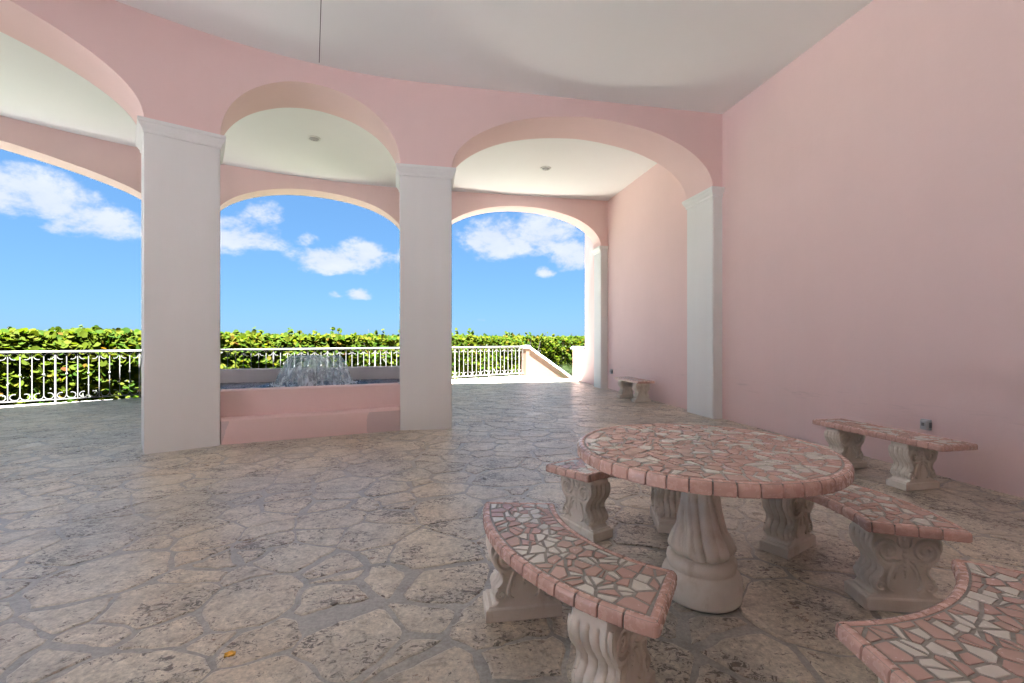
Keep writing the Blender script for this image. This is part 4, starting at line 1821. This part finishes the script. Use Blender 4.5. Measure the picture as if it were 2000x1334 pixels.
def build_hedge():
    org = RQ - RE * 8 + RN * 1.2
    oz = -1.5
    root = thing('sea_grape_hedge', 'dense bright green sea grape hedge with round leaves behind the railing', 'hedge', (org.x, org.y, oz))
    RE_, RN_ = np.array([*RE, 0.0]), np.array([*RN, 0.0])
    q0 = np.array([*RQ, 0.0])

    def top(a, b):
        return 1.40 + .085 * mnoise.noise(Vector((a * .55, b * .5, 0))) + .06 * mnoise.noise(Vector((a * 2.1, b * 2.1, 7))) + .012 * np.clip(-a - 6, 0, 8)

    def front(a, z):
        return .34 + .22 * (mnoise.noise(Vector((a * 1.1, z * 1.1, 3))) + .6 * mnoise.noise(Vector((a * 3.1, z * 3.1, 9)))) + .35 * max(0, (z - .7)) ** 2
    P, Nn, Sz = [], [], []

    def put(a, b, z, up, s):
        P.append(q0 + RE_ * a + RN_ * b + np.array([0, 0, z]))
        d = np.array([-RN_[0], -RN_[1], 0]) * (1 - up) + np.array([0, 0, 1]) * up + rng.normal(0, .42, 3)
        Nn.append(d / np.linalg.norm(d))
        Sz.append(s)
    amin, amax = -22.0, 9.0
    # front face in layers
    for _ in range(52000):
        a = random.uniform(amin, amax)
        t = top(a, .8)
        z = t - 0.05 - abs(random.gauss(0, 1)) * .85 if random.random() < .55 else random.uniform(-.9, t)
        if z < -1.0:
            continue
        dpt = random.expovariate(1 / .34)
        if dpt > 2.2:
            continue
        # clumps: leave dark hollows between the branches
        cl = mnoise.noise(Vector((a * 1.9, z * 2.2, dpt * 1.5 + 11)))
        if cl < -.36 and random.random() < .7:
            continue
        b = front(a, z) + dpt
        if a > -.2:
            b += .3
        put(a, b, z, .55 + .1 * random.random(), random.uniform(.034, .072) * (1.0 if a > -6 else 1.15))
    # dense layer behind, so that no ground shows through
    for _ in range(9000):
        a = random.uniform(amin, amax)
        z = random.uniform(-1.2, top(a, 1.8) - .05)
        put(a, front(a, z) + random.uniform(1.0, 2.2) + (.3 if a > -.2 else 0), z, .45, random.uniform(.07, .11))
    # upper layer, going back from the front
    for _ in range(22000):
        a = random.uniform(amin, amax + 14)
        b = .5 + random.random() ** 1.4 * 15
        z = top(a, b) - random.expovariate(1 / .11) + .012 * min(b, 4) * .5
        put(a, b + (0.35 if a > -.2 else 0), z, .72, random.uniform(.04, .075) * (1 + b * .02))
    # shoots standing above the rest
    stems = MB()
    for _ in range(150):
        a = random.uniform(amin, amax)
        b = random.uniform(.6, 2.6)
        z0 = top(a, b) - .15
        hgt = random.choice((.16, .2, .22, .26, .30, .36))
        la, lb = random.uniform(-.08, .08), random.uniform(-.08, .08)
        p0 = q0 + RE_ * a + RN_ * b
        stems.tube([p0 + np.array([0, 0, z0 - .3]), p0 + RE_ * la * .5 + np.array([0, 0, z0 + hgt * .5]), p0 + RE_ * la + RN_ * lb + np.array([0, 0, z0 + hgt])], [.010, .007, .004], 5)
        for k in range(random.randint(5, 9)):
            t = random.random()
            put(a + la * t + random.uniform(-.05, .05), b + lb * t + random.uniform(-.05, .05), z0 + hgt * t + .02, random.uniform(.2, .8), random.uniform(.035, .07))
    # branches inside
    for _ in range(260):
        a = random.uniform(amin, amax)
        b = random.uniform(.55, 1.9)
        t = top(a, b) - .2
        pts = []
        x, y = a, b
        for k in range(6):
            pts.append(q0 + RE_ * x + RN_ * y + np.array([0, 0, -1.5 + (t + 1.5) * k / 5]))
            x += random.uniform(-.22, .22)
            y = max(.6, y + random.uniform(-.12, .12))
        stems.tube(pts, [.035, .03, .026, .02, .015, .008], 6)
    so = stems.build('branches', m_bark, root, (org.x, org.y, oz))
    so['kind'] = 'stuff'
    P, Nn, Sz = np.array(P), np.array(Nn), np.array(Sz)
    # the 300 leaves that show largest get an object of their own
    d = P[:, 1]
    px = P[:, 0] / d * FPX + 1000
    bb = (P - q0) @ RN_
    tops = np.array([1.5 - p[2] for p in P])
    score = Sz / d * (px > 0) * (px < 275) * (bb < .75) * (P[:, 2] > 0.05)
    big = np.argsort(-score)[:300]
    off = np.array([org.x, org.y, oz])
    for i in big:
        v, f = leaf_arrays((P[i] - off)[None], Nn[i][None], Sz[i][None] * 1.1)
        lo = link('leaf', mesh_np(v, f), m_leaf, root)
        lo.data.polygons.foreach_set('use_smooth', [True] * len(lo.data.polygons))
    rest = np.setdiff1d(np.arange(len(P)), big)
    v, f = leaf_arrays(P[rest] - off, Nn[rest], Sz[rest])
    fo = link('foliage', mesh_np(v, f), m_leaf, root)
    fo['kind'] = 'stuff'
    print('leaves', len(P))


build_hedge()


# ------------------------------------------------------------------ palmetto beside the stair, far shrub, fallen leaves
def palmetto(label, base, fronds, hgt):
    root = thing('palmetto', label, 'palm', (base[0], base[1], -1.5), 0, 'fan palms below the stair')
    mb = MB()
    tips = []
    for k in range(fronds):
        a = 2 * math.pi * k / fronds + random.uniform(-.3, .3)
        el = R(random.uniform(38, 84))
        L = hgt * random.uniform(.75, 1.0)
        d = Vector((math.cos(a) * math.cos(el), math.sin(a) * math.cos(el), math.sin(el)))
        mid = d * L * .55 + Vector((0, 0, .06))
        tip = d * L + Vector((0, 0, -.05))
        mb.tube([(0, 0, 0), mid, tip], [.018, .013, .008], 5)
        tips.append((tip, d))
    st = mb.build('stems', m_bark, root)
    for tip, d in tips:
        m2 = MB()
        side_ = d.cross(Vector((0, 0, 1))).normalized()
        up = side_.cross(d).normalized()
        nb = 17
        for k in range(nb):
            an = R(-105 + 210 * k / (nb - 1))
            dr = (d * math.cos(an) + side_ * math.sin(an)).normalized()
            ln = .52 * (1 - .25 * abs(k / (nb - 1) - .5)) * random.uniform(.9, 1.08)
            w = dr.cross(up).normalized() * .016
            p1 = tip + dr * ln * .5 + up * .03
            p2 = tip + dr * ln - Vector((0, 0, .07 * random.random() + .02))
            m2.add([tip - w * .3, tip + w * .3, p1 + w, p1 - w, p2], [(0, 1, 2, 3), (3, 2, 4)])
        m2.build('frond', m_palm, root)


palmetto('spiky grey-green fan palm rising just behind the sloping stair wall', RQ + RE * 2.1 + RN * 0.95, 13, 2.15)
palmetto('fan palm beside the low wall, half hidden at the foot of the stair', RQ + RE * 3.3 + RN * 0.7, 12, 2.1)


def far_tree():
    base = Vector((-0.13, 24.5))
    root = thing('small_tree', 'small dark tree standing up above the hedge right of the middle pier', 'tree', (base.x, base.y, -1.5))
    mb = MB()
    mb.tube([(0, 0, 0), (.05, 0, 1.2), (-.03, .03, 2.4), (.02, 0, 3.05)], [.07, .055, .03, .01], 7)
    for k in range(9):
        a = random.uniform(0, 6.28)
        z = random.uniform(1.9, 2.9)
        mb.tube([(0, 0, z), (.22 * math.cos(a), .22 * math.sin(a), z + .18)], [.02, .006], 5)
    mb.build('trunk', m_bark, root)
    n = 700
    p = rng.normal(0, 1, (n, 3))
    p /= np.linalg.norm(p, axis=1)[:, None]
    p *= rng.uniform(.25, 1, n)[:, None] ** .6
    p *= np.array([.34, .34, .42])
    p[:, :2] *= (1 + .3 * np.sin(p[:, 2] * 18))[:, None]
    p += np.array([0, 0, 2.78])
    nn = rng.normal(0, 1, (n, 3)) + np.array([0, -.3, .8])
    nn /= np.linalg.norm(nn, axis=1)[:, None]
    v, f = leaf_arrays(p, nn, rng.uniform(.025, .05, n))
    c = link('crown', mesh_np(v, f), m_shrub, root)
    c['kind'] = 'stuff'


far_tree()


def litter():
    P, Nn, Sz = [], [], []
    for _ in range(90):
        a = random.uniform(-15, -1)
        b = random.gauss(-.02, .05)
        p = RQ + RE * a + RN * b
        P.append((p.x, p.y, .014))
        Nn.append((random.gauss(0, .15), random.gauss(0, .15), 1))
        Sz.append(random.uniform(.03, .06))
    P, Nn, Sz = np.array(P), np.array(Nn), np.array(Sz)
    Nn /= np.linalg.norm(Nn, axis=1)[:, None]
    v, f = leaf_arrays(P, Nn, Sz)
    o = link('fallen_leaves', mesh_np(v, f), m_leaf)
    o['kind'] = 'stuff'
    tag(o, 'scattered fallen leaves along the foot of the railing', 'leaves')


litter()
